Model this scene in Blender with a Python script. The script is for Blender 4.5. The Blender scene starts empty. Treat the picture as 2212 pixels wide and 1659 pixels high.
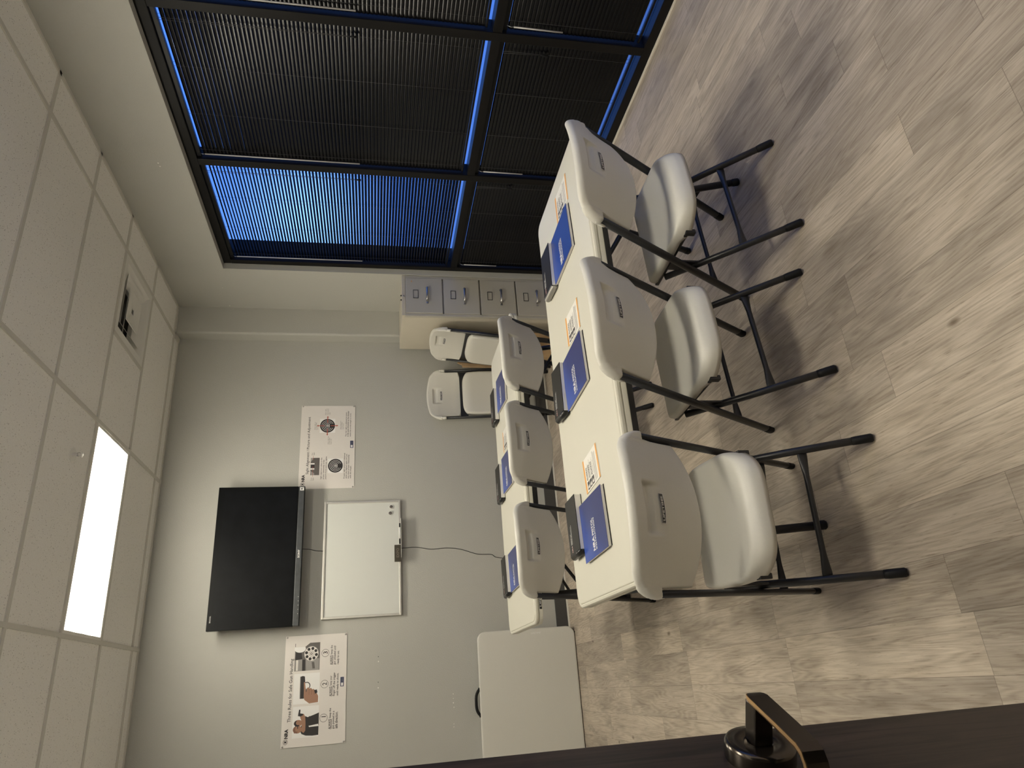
import bpy, bmesh, math, random
from mathutils import Vector, Matrix
random.seed(7)
PI = math.pi
sc = bpy.context.scene
COL = sc.collection

# ------------------------------------------------------------------ materials
def new_mat(name):
    m = bpy.data.materials.new(name); m.use_nodes = True
    nt = m.node_tree
    return m, nt, nt.nodes['Principled BSDF']

def mat(name, col, rough=0.5, metal=0.0, spec=0.5, bump=None, vary=None, emit=None):
    """Principled; bump = (scale, strength, distance); vary = (scale, amount)."""
    m, nt, b = new_mat(name)
    b.inputs['Base Color'].default_value = (*col, 1)
    b.inputs['Roughness'].default_value = rough
    b.inputs['Metallic'].default_value = metal
    b.inputs['Specular IOR Level'].default_value = spec
    tc = None
    if bump or vary:
        tc = nt.nodes.new('ShaderNodeTexCoord')
    if vary:
        n = nt.nodes.new('ShaderNodeTexNoise'); n.inputs['Scale'].default_value = vary[0]; n.inputs['Detail'].default_value = 4
        nt.links.new(tc.outputs['Object'], n.inputs['Vector'])
        r = nt.nodes.new('ShaderNodeMapRange')
        r.inputs['From Min'].default_value = 0.3; r.inputs['From Max'].default_value = 0.7
        r.inputs['To Min'].default_value = 1 - vary[1]; r.inputs['To Max'].default_value = 1 + vary[1]
        nt.links.new(n.outputs['Fac'], r.inputs['Value'])
        x = nt.nodes.new('ShaderNodeVectorMath'); x.operation = 'SCALE'
        x.inputs[0].default_value = col
        nt.links.new(r.outputs['Result'], x.inputs['Scale'])
        nt.links.new(x.outputs['Vector'], b.inputs['Base Color'])
    if bump:
        n = nt.nodes.new('ShaderNodeTexNoise'); n.inputs['Scale'].default_value = bump[0]; n.inputs['Detail'].default_value = 3
        nt.links.new(tc.outputs['Object'], n.inputs['Vector'])
        bp = nt.nodes.new('ShaderNodeBump'); bp.inputs['Strength'].default_value = bump[1]; bp.inputs['Distance'].default_value = bump[2]
        nt.links.new(n.outputs['Fac'], bp.inputs['Height'])
        nt.links.new(bp.outputs['Normal'], b.inputs['Normal'])
    if emit:
        b.inputs['Emission Color'].default_value = (*emit[0], 1)
        b.inputs['Emission Strength'].default_value = emit[1]
    return m

def nmath(nt, op, a, b=None, c=None):
    n = nt.nodes.new('ShaderNodeMath'); n.operation = op
    for i, v in enumerate((a, b, c)):
        if v is None: continue
        if isinstance(v, (int, float)): n.inputs[i].default_value = v
        else: nt.links.new(v, n.inputs[i])
    return n.outputs[0]

def mixcol(nt, fac, a, b, blend='MIX'):
    n = nt.nodes.new('ShaderNodeMix'); n.data_type = 'RGBA'; n.blend_type = blend
    for i, v in ((0, fac), (6, a), (7, b)):
        if isinstance(v, (int, float)): n.inputs[i].default_value = v
        elif isinstance(v, tuple): n.inputs[i].default_value = (*v, 1)
        else: nt.links.new(v, n.inputs[i])
    return n.outputs[2]

def noise(nt, vec, scale, detail=4, rough=0.55, dist=0.0):
    n = nt.nodes.new('ShaderNodeTexNoise')
    n.inputs['Scale'].default_value = scale; n.inputs['Detail'].default_value = detail
    n.inputs['Roughness'].default_value = rough; n.inputs['Distortion'].default_value = dist
    nt.links.new(vec, n.inputs['Vector']); return n.outputs['Fac']

def ramp(nt, fac, stops):
    n = nt.nodes.new('ShaderNodeValToRGB'); el = n.color_ramp.elements
    while len(el) < len(stops): el.new(0.5)
    for e, (p, c) in zip(el, stops): e.position = p; e.color = (*c, 1)
    nt.links.new(fac, n.inputs['Fac']); return n.outputs['Color']

def comb(nt, x, y, z):
    n = nt.nodes.new('ShaderNodeCombineXYZ')
    for i, v in enumerate((x, y, z)):
        if isinstance(v, (int, float)): n.inputs[i].default_value = v
        else: nt.links.new(v, n.inputs[i])
    return n.outputs[0]

def floor_mat():
    m, nt, b = new_mat('oak_vinyl_plank')
    tc = nt.nodes.new('ShaderNodeTexCoord'); sep = nt.nodes.new('ShaderNodeSeparateXYZ')
    nt.links.new(tc.outputs['Object'], sep.inputs[0])
    X, Y = sep.outputs[0], sep.outputs[1]
    PW, PL = 0.1535, 0.918
    u = nmath(nt, 'DIVIDE', nmath(nt, 'SUBTRACT', X, 0.0805), PW)
    ci = nmath(nt, 'FLOOR', u); cf = nmath(nt, 'FRACT', u)
    wn = nt.nodes.new('ShaderNodeTexWhiteNoise'); wn.noise_dimensions = '1D'
    nt.links.new(nmath(nt, 'ADD', ci, 11.37), wn.inputs['W'])
    v = nmath(nt, 'ADD', nmath(nt, 'DIVIDE', Y, PL), wn.outputs['Value'])
    ri = nmath(nt, 'FLOOR', v); rf = nmath(nt, 'FRACT', v)
    w2 = nt.nodes.new('ShaderNodeTexWhiteNoise'); w2.noise_dimensions = '2D'
    nt.links.new(comb(nt, ci, ri, 0), w2.inputs['Vector'])
    rnd = w2.outputs['Value']
    # plank-local coordinates, shifted per plank so that no two planks share a figure
    px = nmath(nt, 'ADD', X, nmath(nt, 'MULTIPLY', rnd, 37.0))
    py = nmath(nt, 'ADD', Y, nmath(nt, 'MULTIPLY', rnd, 91.0))
    fine = noise(nt, comb(nt, nmath(nt, 'MULTIPLY', px, 210), nmath(nt, 'MULTIPLY', py, 6), 0), 1.0, 5, 0.65, 0.15)
    mid = noise(nt, comb(nt, nmath(nt, 'MULTIPLY', px, 26), nmath(nt, 'MULTIPLY', py, 1.9), 0), 1.0, 4, 0.6, 0.35)
    big = noise(nt, comb(nt, nmath(nt, 'MULTIPLY', px, 9), nmath(nt, 'MULTIPLY', py, 2.2), 0), 1.0, 3, 0.5, 0.4)
    rings = noise(nt, comb(nt, nmath(nt, 'MULTIPLY', px, 12), nmath(nt, 'MULTIPLY', py, 1.15), 0), 1.0, 2, 0.5, 0.25)
    wave = nmath(nt, 'SINE', nmath(nt, 'MULTIPLY', rings, 95))
    wave = nmath(nt, 'MULTIPLY_ADD', wave, 0.5, 0.5)
    fig = nmath(nt, 'ADD', nmath(nt, 'ADD', nmath(nt, 'MULTIPLY', fine, 0.46), nmath(nt, 'MULTIPLY', mid, 0.40)), nmath(nt, 'MULTIPLY', wave, 0.10))
    c = ramp(nt, fig, [(0.28, (0.27, 0.222, 0.172)), (0.44, (0.43, 0.372, 0.300)), (0.56, (0.525, 0.462, 0.378)), (0.74, (0.62, 0.555, 0.47))])
    tint = ramp(nt, rnd, [(0.0, (0.80, 0.78, 0.77)), (0.35, (0.94, 0.925, 0.91)), (0.7, (1.02, 1.0, 0.98)), (1.0, (1.12, 1.1, 1.06))])
    c = mixcol(nt, 1.0, c, tint, 'MULTIPLY')
    smoke = ramp(nt, big, [(0.33, (0.70, 0.69, 0.69)), (0.52, (1.0, 1.0, 1.0)), (0.8, (1.06, 1.05, 1.03))])
    c = mixcol(nt, 0.8, c, smoke, 'MULTIPLY')
    pores = ramp(nt, noise(nt, comb(nt, nmath(nt, 'MULTIPLY', px, 330), nmath(nt, 'MULTIPLY', py, 16), 1.7), 1.0, 3, 0.6, 0.0), [(0.30, (0.62, 0.58, 0.54)), (0.40, (1, 1, 1)), (1.0, (1, 1, 1))])
    c = mixcol(nt, 0.85, c, pores, 'MULTIPLY')
    vo = nt.nodes.new('ShaderNodeTexVoronoi'); vo.inputs['Scale'].default_value = 1.0
    nt.links.new(comb(nt, nmath(nt, 'MULTIPLY', px, 7.5), nmath(nt, 'MULTIPLY', py, 3.6), 0), vo.inputs['Vector'])
    knot = ramp(nt, vo.outputs['Distance'], [(0.0, (0.28, 0.24, 0.20)), (0.045, (0.55, 0.52, 0.48)), (0.10, (1, 1, 1)), (1.0, (1, 1, 1))])
    kz = nmath(nt, 'GREATER_THAN', noise(nt, comb(nt, nmath(nt, 'MULTIPLY', px, 5), nmath(nt, 'MULTIPLY', py, 2), 3.3), 1.0, 1), 0.56)
    c = mixcol(nt, kz, c, mixcol(nt, 1.0, c, knot, 'MULTIPLY'))
    ex = nmath(nt, 'MINIMUM', cf, nmath(nt, 'SUBTRACT', 1.0, cf)); ey = nmath(nt, 'MINIMUM', rf, nmath(nt, 'SUBTRACT', 1.0, rf))
    seam = nmath(nt, 'MAXIMUM', nmath(nt, 'LESS_THAN', ex, 0.0055), nmath(nt, 'LESS_THAN', ey, 0.0010))
    c = mixcol(nt, nmath(nt, 'MULTIPLY', seam, 0.5), c, (0.085, 0.068, 0.05))
    nt.links.new(c, b.inputs['Base Color'])
    b.inputs['Roughness'].default_value = 0.46; b.inputs['Specular IOR Level'].default_value = 0.35
    bp = nt.nodes.new('ShaderNodeBump'); bp.inputs['Strength'].default_value = 0.25; bp.inputs['Distance'].default_value = 0.002
    nt.links.new(fine, bp.inputs['Height']); nt.links.new(bp.outputs['Normal'], b.inputs['Normal'])
    return m

def tile_mat():
    m, nt, b = new_mat('mineral_fibre_tile')
    tc = nt.nodes.new('ShaderNodeTexCoord'); V = tc.outputs['Object']
    vo = nt.nodes.new('ShaderNodeTexVoronoi'); vo.inputs['Scale'].default_value = 95
    nt.links.new(V, vo.inputs['Vector'])
    d = nmath(nt, 'LESS_THAN', vo.outputs['Distance'], 0.20)
    g = nmath(nt, 'GREATER_THAN', noise(nt, V, 60, 3), 0.53)
    s = nmath(nt, 'MULTIPLY', d, g)
    base = ramp(nt, noise(nt, V, 150, 3), [(0.3, (0.86, 0.84, 0.80)), (0.7, (0.93, 0.915, 0.88))])
    c = mixcol(nt, nmath(nt, 'MULTIPLY', s, 0.8), base, (0.24, 0.22, 0.19))
    nt.links.new(c, b.inputs['Base Color']); b.inputs['Roughness'].default_value = 0.9; b.inputs['Specular IOR Level'].default_value = 0.15
    return m

def darkwood_mat():
    m, nt, b = new_mat('dark_stained_oak')
    tc = nt.nodes.new('ShaderNodeTexCoord'); sep = nt.nodes.new('ShaderNodeSeparateXYZ')
    nt.links.new(tc.outputs['Object'], sep.inputs[0])
    Yc, Zc = sep.outputs[1], sep.outputs[2]
    f = noise(nt, comb(nt, nmath(nt, 'MULTIPLY', Yc, 70), nmath(nt, 'MULTIPLY', Zc, 3.2), 0), 1.0, 4, 0.6, 1.2)
    c = ramp(nt, f, [(0.36, (0.010, 0.007, 0.006)), (0.5, (0.030, 0.019, 0.016)), (0.7, (0.046, 0.029, 0.024))])
    nt.links.new(c, b.inputs['Base Color']); b.inputs['Roughness'].default_value = 0.42
    bp = nt.nodes.new('ShaderNodeBump'); bp.inputs['Strength'].default_value = 0.15; bp.inputs['Distance'].default_value = 0.001
    nt.links.new(f, bp.inputs['Height']); nt.links.new(bp.outputs['Normal'], b.inputs['Normal'])
    return m

def glass_mat():
    m = bpy.data.materials.new('window_glass'); m.use_nodes = True; nt = m.node_tree; nt.nodes.clear()
    out = nt.nodes.new('ShaderNodeOutputMaterial'); mx = nt.nodes.new('ShaderNodeMixShader')
    tr = nt.nodes.new('ShaderNodeBsdfTransparent'); tr.inputs[0].default_value = (0.86, 0.9, 0.93, 1)
    gl = nt.nodes.new('ShaderNodeBsdfGlossy'); gl.inputs['Roughness'].default_value = 0.02
    lw = nt.nodes.new('ShaderNodeLayerWeight'); lw.inputs['Blend'].default_value = 0.5
    fr = nmath(nt, 'MULTIPLY_ADD', nmath(nt, 'POWER', lw.outputs['Facing'], 5.0), 0.9, 0.04)
    nt.links.new(fr, mx.inputs[0]); nt.links.new(tr.outputs[0], mx.inputs[1]); nt.links.new(gl.outputs[0], mx.inputs[2])
    nt.links.new(mx.outputs[0], out.inputs[0]); return m

def diffuser_mat(strength):
    """Lit acrylic panel: the two tubes behind it show as slightly brighter bands."""
    m, nt, b = new_mat('lit_diffuser')
    tc = nt.nodes.new('ShaderNodeTexCoord'); sep = nt.nodes.new('ShaderNodeSeparateXYZ'); nt.links.new(tc.outputs['Object'], sep.inputs[0])
    w = nmath(nt, 'POWER', nmath(nt, 'MULTIPLY_ADD', nmath(nt, 'COSINE', nmath(nt, 'MULTIPLY', nmath(nt, 'SUBTRACT', nmath(nt, 'ABSOLUTE', sep.outputs[1]), 0.085), 14.0)), 0.5, 0.5), 9.0)
    s = nmath(nt, 'MULTIPLY', nmath(nt, 'MULTIPLY_ADD', w, 2.1, 0.32), strength)
    b.inputs['Base Color'].default_value = (0.8, 0.8, 0.78, 1)
    b.inputs['Emission Color'].default_value = (1.0, 0.93, 0.775, 1)
    nt.links.new(s, b.inputs['Emission Strength'])
    return m

M = {}
M['wall2'] = mat('off_white_bounce_paint', (0.74, 0.73, 0.70), 0.6, spec=0.3)  # unseen walls, made paler than the grey ones to bounce more light
M['wall'] = mat('grey_wall_paint', (0.455, 0.450, 0.412), 0.6, spec=0.3, bump=(130, 0.35, 0.004), vary=(1.5, 0.02))
M['floor'] = floor_mat()
M['tile'] = tile_mat()
M['grid'] = mat('ceiling_grid_enamel', (0.64, 0.62, 0.565), 0.55)
M['vent'] = mat('vent_enamel', (0.78, 0.765, 0.72), 0.5)
M['ventdark'] = mat('duct_interior', (0.05, 0.047, 0.043), 0.8)
M['base'] = mat('charcoal_vinyl_base', (0.06, 0.058, 0.055), 0.55)
M['shoe'] = mat('white_trim_strip', (0.72, 0.70, 0.62), 0.5)
M['frame'] = mat('black_anodised_frame', (0.0075, 0.007, 0.0066), 0.42, spec=0.18)
M['blind'] = mat('black_aluminium_slat', (0.0025, 0.0025, 0.0032), 0.24, spec=0.32)
M['railblk'] = mat('black_blind_rail', (0.005, 0.005, 0.0055), 0.35, spec=0.25)
M['cordblk'] = mat('blind_cord', (0.05, 0.05, 0.05), 0.7)
M['wand'] = mat('clear_acrylic_wand', (0.55, 0.54, 0.52), 0.2)
M['glass'] = glass_mat()
M['plastic'] = mat('speckled_white_plastic', (0.63, 0.615, 0.555), 0.42, spec=0.4, vary=(900, 0.05), bump=(700, 0.06, 0.001))
M['tabletop'] = mat('almond_white_tabletop', (0.60, 0.58, 0.495), 0.40, spec=0.4, bump=(500, 0.05, 0.001))
M['steel'] = mat('charcoal_powder_coat', (0.0165, 0.017, 0.0185), 0.36, spec=0.5)
M['rubber'] = mat('black_rubber', (0.005, 0.005, 0.0055), 0.6, spec=0.3)
M['black'] = mat('black_print', (0.010, 0.010, 0.011), 0.45)
M['silver'] = mat('silver_print', (0.62, 0.61, 0.58), 0.35)
M['chrome'] = mat('worn_chrome', (0.55, 0.54, 0.52), 0.28, metal=1.0)
M['holder'] = mat('dark_steel_holder', (0.06, 0.06, 0.062), 0.3, metal=0.6)
M['cabinet'] = mat('putty_beige_enamel', (0.56, 0.515, 0.42), 0.42, vary=(6, 0.02))
M['cabface'] = mat('putty_drawer_enamel', (0.46, 0.44, 0.385), 0.42)
M['card'] = mat('corrugated_cardboard', (0.42, 0.285, 0.155), 0.85, vary=(14, 0.10))
M['tvblack'] = mat('tv_gloss_black', (0.006, 0.0065, 0.007), 0.22, spec=0.10)
M['tvscreen'] = mat('tv_screen', (0.006, 0.0065, 0.0075), 0.25, spec=0.10, vary=(9, 0.25))
M['tvgrey'] = mat('tv_gunmetal_bezel', (0.075, 0.08, 0.083), 0.32, metal=0.4, vary=(25, 0.12))
M['whiteboard'] = mat('dry_erase_surface', (0.66, 0.67, 0.63), 0.20, spec=0.4)
M['alu'] = mat('satin_aluminium', (0.62, 0.60, 0.55), 0.35, metal=0.6)
M['eraser'] = mat('eraser_felt', (0.06, 0.052, 0.04), 0.9, bump=(400, 0.5, 0.003))
M['erasermark'] = mat('eraser_lettering', (0.16, 0.14, 0.11), 0.8)
M['paper'] = mat('poster_paper', (0.72, 0.685, 0.645), 0.4, spec=0.35)
M['pwhite'] = mat('poster_photo_white', (0.80, 0.79, 0.77), 0.4)
M['ink'] = mat('poster_ink', (0.025, 0.022, 0.022), 0.5)
M['inkgrey'] = mat('poster_ink_grey', (0.12, 0.108, 0.10), 0.5)
M['inkmid'] = mat('poster_halftone', (0.30, 0.285, 0.27), 0.5)
M['red'] = mat('poster_red', (0.42, 0.085, 0.05), 0.5)
M['skin'] = mat('poster_skin_tone', (0.34, 0.185, 0.12), 0.5)
M['skindark'] = mat('poster_skin_shade', (0.20, 0.10, 0.065), 0.5)
M['navy'] = mat('poster_navy', (0.02, 0.03, 0.09), 0.5)
M['bookblk'] = mat('black_book_cover', (0.011, 0.010, 0.009), 0.5, spec=0.3, vary=(40, 0.12))
M['pages'] = mat('page_block', (0.78, 0.76, 0.70), 0.7, bump=(250, 0.2, 0.002))
M['spiral'] = mat('black_comb_binding', (0.012, 0.012, 0.012), 0.3)
M['spiralm'] = mat('grey_comb_binding', (0.32, 0.31, 0.28), 0.35, metal=0.5)
M['bookred'] = mat('red_print', (0.5, 0.08, 0.05), 0.5)
M['bookwhite'] = mat('white_print', (0.78, 0.77, 0.74), 0.5)
M['orange'] = mat('orange_card_border', (0.72, 0.33, 0.06), 0.5)
M['cardpaper'] = mat('white_card', (0.76, 0.74, 0.68), 0.5)
M['doorwood'] = darkwood_mat()
M['bronze'] = mat('oil_rubbed_bronze', (0.085, 0.072, 0.060), 0.20, metal=0.9)
M['bronzeglint'] = mat('bronze_edge_glint', (0.80, 0.52, 0.26), 0.3, metal=1.0)  # ceiling light glinting on the lever's top edge, put into the colour
M['diff'] = diffuser_mat(7.4)
M['ground'] = mat('pale_pavement', (0.78, 0.78, 0.78), 0.9, vary=(2, 0.05))
M['extwall'] = mat('dark_masonry', (0.03, 0.03, 0.032), 0.9)
M['filler'] = mat('white_filler', (0.85, 0.84, 0.78), 0.8)

def blue_mat():
    m, nt, b = new_mat('blue_booklet_cover')
    tc = nt.nodes.new('ShaderNodeTexCoord'); sep = nt.nodes.new('ShaderNodeSeparateXYZ'); nt.links.new(tc.outputs['Object'], sep.inputs[0])
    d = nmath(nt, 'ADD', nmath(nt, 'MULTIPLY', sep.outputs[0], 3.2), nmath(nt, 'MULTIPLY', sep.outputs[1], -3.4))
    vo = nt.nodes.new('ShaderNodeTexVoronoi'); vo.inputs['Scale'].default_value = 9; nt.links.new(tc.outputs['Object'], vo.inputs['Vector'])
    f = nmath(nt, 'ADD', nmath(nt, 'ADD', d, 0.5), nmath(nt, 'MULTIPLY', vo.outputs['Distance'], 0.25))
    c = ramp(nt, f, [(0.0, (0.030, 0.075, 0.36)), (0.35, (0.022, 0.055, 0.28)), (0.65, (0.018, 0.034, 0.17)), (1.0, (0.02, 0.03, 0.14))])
    nt.links.new(c, b.inputs['Base Color']); b.inputs['Roughness'].default_value = 0.28
    return m
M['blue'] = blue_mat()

# ------------------------------------------------------------------ mesh builder
class MB:
    def __init__(s): s.v = []; s.f = []; s.m = []; s.sm = []; s.mats = []
    def mi(s, m):
        if m not in s.mats: s.mats.append(m)
        return s.mats.index(m)
    def add(s, vs, fs, m, smooth=False, T=None):
        o = len(s.v); k = s.mi(m)
        for p in vs:
            p = Vector(p)
            s.v.append(T @ p if T else p)
        for f in fs: s.f.append([i + o for i in f]); s.m.append(k); s.sm.append(smooth)
        return s
    def box(s, x0, x1, y0, y1, z0, z1, m, b=0.0, T=None):
        if b <= 0:
            vs = [(x, y, z) for x in (x0, x1) for y in (y0, y1) for z in (z0, z1)]
            return s.add(vs, [(0, 1, 3, 2), (4, 6, 7, 5), (0, 4, 5, 1), (2, 3, 7, 6), (0, 2, 6, 4), (1, 5, 7, 3)], m, False, T)
        bm = bmesh.new(); bmesh.ops.create_cube(bm, size=1)
        bmesh.ops.scale(bm, vec=(x1 - x0, y1 - y0, z1 - z0), verts=bm.verts)
        bmesh.ops.translate(bm, vec=((x0 + x1) / 2, (y0 + y1) / 2, (z0 + z1) / 2), verts=bm.verts)
        bmesh.ops.bevel(bm, geom=bm.edges[:], offset=b, segments=2, affect='EDGES', profile=0.6)
        bm.verts.index_update()
        s.add([v.co.copy() for v in bm.verts], [[v.index for v in f.verts] for f in bm.faces], m, False, T); bm.free(); return s
    def tube(s, pts, r, m, n=12, r2=None, T=None, ref=(1, 0, 0), cap=True, radii=None):
        """Tube of elliptical section (r across ref, r2 the other way) along pts."""
        pts = [Vector(p) for p in pts]; r2 = r2 or r; rings = []; vs = []
        for i, p in enumerate(pts):
            a = pts[max(i - 1, 0)]; b = pts[min(i + 1, len(pts) - 1)]
            t = (b - a).normalized(); x = Vector(ref); x = x - t * x.dot(t)
            if x.length < 1e-4: x = t.orthogonal()
            x.normalize(); y = t.cross(x)
            k = radii[i] if radii else (1, 1)
            if isinstance(k, (int, float)): k = (k, k)
            for j in range(n):
                an = 2 * PI * j / n
                vs.append(p + x * (r * k[0] * math.cos(an)) + y * (r2 * k[1] * math.sin(an)))
        fs = []
        for i in range(len(pts) - 1):
            for j in range(n):
                a = i * n + j; b = i * n + (j + 1) % n; fs.append((a, b, b + n, a + n))
        s.add(vs, fs, m, True, T)
        if cap:
            s.add(vs[:n], [list(range(n))[::-1]], m, False, T); s.add(vs[-n:], [list(range(n))], m, False, T)
        return s
    def lathe(s, prof, m, n=32, T=None):
        vs = []; fs = []
        for r, z in prof:
            for j in range(n): vs.append((r * math.cos(2 * PI * j / n), r * math.sin(2 * PI * j / n), z))
        for i in range(len(prof) - 1):
            for j in range(n):
                a = i * n + j; b = i * n + (j + 1) % n; fs.append((a, b, b + n, a + n))
        return s.add(vs, fs, m, True, T)
    def rings(s, loops, m, T=None, smooth=False, caps=True):
        n = len(loops[0]); vs = [p for l in loops for p in l]; fs = []
        for i in range(len(loops) - 1):
            for j in range(n):
                a = i * n + j; b = i * n + (j + 1) % n; fs.append((a, b, b + n, a + n))
        if caps: fs += [list(range(n))[::-1], list(range((len(loops) - 1) * n, len(loops) * n))]
        return s.add(vs, fs, m, smooth, T)
    def poly(s, pts, m, T=None): return s.add(pts, [list(range(len(pts)))], m, False, T)
    def build(s, name, parent=None, sub=0):
        me = bpy.data.meshes.new(name)
        me.from_pydata([tuple(p) for p in s.v], [], s.f)
        for m in s.mats: me.materials.append(M[m])
        for p, k, q in zip(me.polygons, s.m, s.sm): p.material_index = k; p.use_smooth = q
        bm = bmesh.new(); bm.from_mesh(me)
        bmesh.ops.remove_doubles(bm, verts=bm.verts, dist=1e-5)
        bmesh.ops.recalc_face_normals(bm, faces=bm.faces)
        bm.to_mesh(me); bm.free(); me.update()
        o = bpy.data.objects.new(name, me); COL.objects.link(o)
        if parent: o.parent = parent
        return o

_text_cache = {}
def text2d(body, size, bold=0.0, align='LEFT'):
    key = (body, bold, align)
    if key not in _text_cache:
        c = bpy.data.curves.new('lettering', 'FONT'); c.body = body; c.size = 1.0; c.align_x = align
        c.offset = bold; c.resolution_u = 2; c.fill_mode = 'FRONT'
        o = bpy.data.objects.new('lettering', c); COL.objects.link(o)
        dg = bpy.context.evaluated_depsgraph_get(); me = bpy.data.meshes.new_from_object(o.evaluated_get(dg))
        _text_cache[key] = ([v.co.copy() for v in me.vertices], [list(p.vertices) for p in me.polygons])
        bpy.data.objects.remove(o); bpy.data.curves.remove(c); bpy.data.meshes.remove(me)
    vs, fs = _text_cache[key]
    return [v * size for v in vs], fs

def text(mb, body, m, T, size=0.05, width=None, bold=0.0, align='LEFT', height=None):
    """Lettering in the local XY plane of T; width/height squeeze it to fit."""
    vs, fs = text2d(body, size, bold, align)
    if not vs: return
    w = max(v.x for v in vs) - min(v.x for v in vs); h = max(v.y for v in vs) - min(v.y for v in vs)
    kx = width / w if width else 1.0; ky = height / h if height else (kx if width else 1.0)
    mb.add([Vector((v.x * kx, v.y * ky, 0)) for v in vs], fs, m, False, T)

def empty(name, loc=(0, 0, 0), rz=0.0):
    o = bpy.data.objects.new(name, None); COL.objects.link(o); o.location = loc; o.rotation_euler = (0, 0, rz)
    o.empty_display_size = 0.1; return o
def tag(o, label, cat, group=None):
    o['label'] = label; o['category'] = cat
    if group: o['group'] = group
    return o
def struct(o): o['kind'] = 'structure'; return o
def copy_tree(o, parent=None):
    c = o.copy(); COL.objects.link(c)
    if parent: c.parent = parent
    for ch in list(o.children): copy_tree(ch, c)
    return c
def rrect(x0, x1, y0, y1, r, z, n=5):
    pts = []
    for cx, cy, a0 in ((x1 - r, y1 - r, 0), (x0 + r, y1 - r, 90), (x0 + r, y0 + r, 180), (x1 - r, y0 + r, 270)):
        for i in range(n + 1):
            a = math.radians(a0 + 90 * i / n); pts.append((cx + r * math.cos(a), cy + r * math.sin(a), z))
    return pts

# ------------------------------------------------------------------ room numbers (metres; camera over the origin)
HC = 3.153; W = 3.135; D = 5.63; XL = -1.62; YF = 0.12; XF = 3.185
GX = [2.851, 1.632, 0.412, -0.807]                      # ceiling runners along Y, 4 ft apart
GY = [5.479 - 0.6096 * i for i in range(9)]             # cross tees along X, 2 ft apart
LIGHTS = [(0.412, 1.632, GY[2], GY[1]), (0.412, 1.632, GY[5], GY[4]), (0.412, 1.632, GY[8], GY[7])]
VENT = (1.632 + 0.6096, 2.851, GY[2], GY[1])

struct(MB().box(XL, XF + 0.02, -1.6, D, -0.08, 0, 'floor').build('floor'))
struct(MB().box(XL - 0.1, W + 0.12, D, D + 0.12, 0, HC + 0.1, 'wall').build('wall_back'))
struct(MB().box(XL - 0.1, XL, YF, D, 0, HC + 0.1, 'wall2').build('wall_left'))
YW0, YW1, ZW = 0.308, 4.894, 2.69                        # window opening in the right wall
w = MB()
w.box(W, W + 0.15, YW0, YW1, ZW, HC + 0.1, 'wall'); w.box(W, W + 0.15, YW1, D, 0, HC + 0.1, 'wall'); w.box(W, W + 0.15, YF, YW0, 0, HC + 0.1, 'wall')
struct(w.build('wall_right'))
DX0, DX1, DZ = -0.475, 0.46, 2.08
w = MB(); w.box(XL - 0.1, DX0, YF - 0.11, YF, 0, HC + 0.1, 'wall2'); w.box(DX1, W + 0.12, YF - 0.11, YF, 0, HC + 0.1, 'wall2'); w.box(DX0, DX1, YF - 0.11, YF, DZ, HC + 0.1, 'wall2')
struct(w.build('wall_front'))
w = MB(); w.box(XL, XL + 0.08, -1.6, YF - 0.11, 0, 2.7, 'wall2'); w.box(1.6, 1.68, -1.6, YF - 0.11, 0, 2.7, 'wall2'); w.box(XL, 1.68, -1.7, -1.6, 0, 2.7, 'wall2'); w.box(XL, 1.68, -1.7, YF - 0.11, 2.7, 2.78, 'wall2')
struct(w.build('wall_hallway'))
# corner pilaster with eased edge
pil = [(2.886, D), (2.886, 5.525), (2.8885, 5.517), (2.894, 5.511), (2.902, 5.508), (W, 5.508), (W, D)]
struct(MB().rings([[(x, y, 0) for x, y in pil], [(x, y, HC) for x, y in pil]], 'wall').build('wall_pilaster'))
# marks on the walls: filler dots and screw holes
def dots(name, pts, parent, axis):
    for k, (a, b, r, mm) in enumerate(pts):
        mb = MB(); T = Matrix.Translation((a, D - 0.0008, b)) @ Matrix.Rotation(PI / 2, 4, 'X') if axis == 'y' else Matrix.Translation((W - 0.0008, a, b)) @ Matrix.Rotation(-PI / 2, 4, 'Y')
        mb.poly([(r * math.cos(t), r * math.sin(t) * random.uniform(0.6, 1), 0) for t in [2 * PI * i / 9 for i in range(9)]], mm, T)
        mb.build(name, parent)
wb, wr = bpy.data.objects['wall_back'], bpy.data.objects['wall_right']
dots('filler_mark', [(-0.04, 0.945, .004, 'filler'), (-0.07, 0.946, .003, 'filler'), (-0.10, 0.946, .005, 'filler'), (-0.13, 0.943, .004, 'filler'), (-0.24, 0.948, .003, 'filler'), (-0.26, 0.949, .003, 'filler')], wb, 'y')
dots('screw_hole', [(0.223, 1.492, .0045, 'filler'), (0.043, 1.493, .0045, 'filler')], wb, 'y')
dots('screw_hole', [(0.256, 1.492, .0035, 'black'), (0.081, 1.493, .0035, 'black')], wb, 'y')
dots('filler_mark', [(3.715, 2.855, .005, 'filler'), (3.745, 2.852, .005, 'filler'), (5.184, 2.749, .003, 'filler'), (5.473, 2.745, .005, 'filler')], wr, 'x')
# baseboards
struct(MB().box(XL, 2.886, D - 0.010, D, 0.012, 0.105, 'base').build('baseboard_back'))
struct(MB().box(XL, 2.886, D - 0.016, D, 0.0, 0.012, 'shoe').build('trim_1'))
struct(MB().box(XL, XL + 0.01, YF, D - 0.02, 0.0, 0.105, 'base').build('baseboard_left'))
struct(MB().box(XF - 0.012, XF + 0.002, YW0, YW1, 0.0, 0.007, 'shoe').build('trim_2'))

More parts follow.
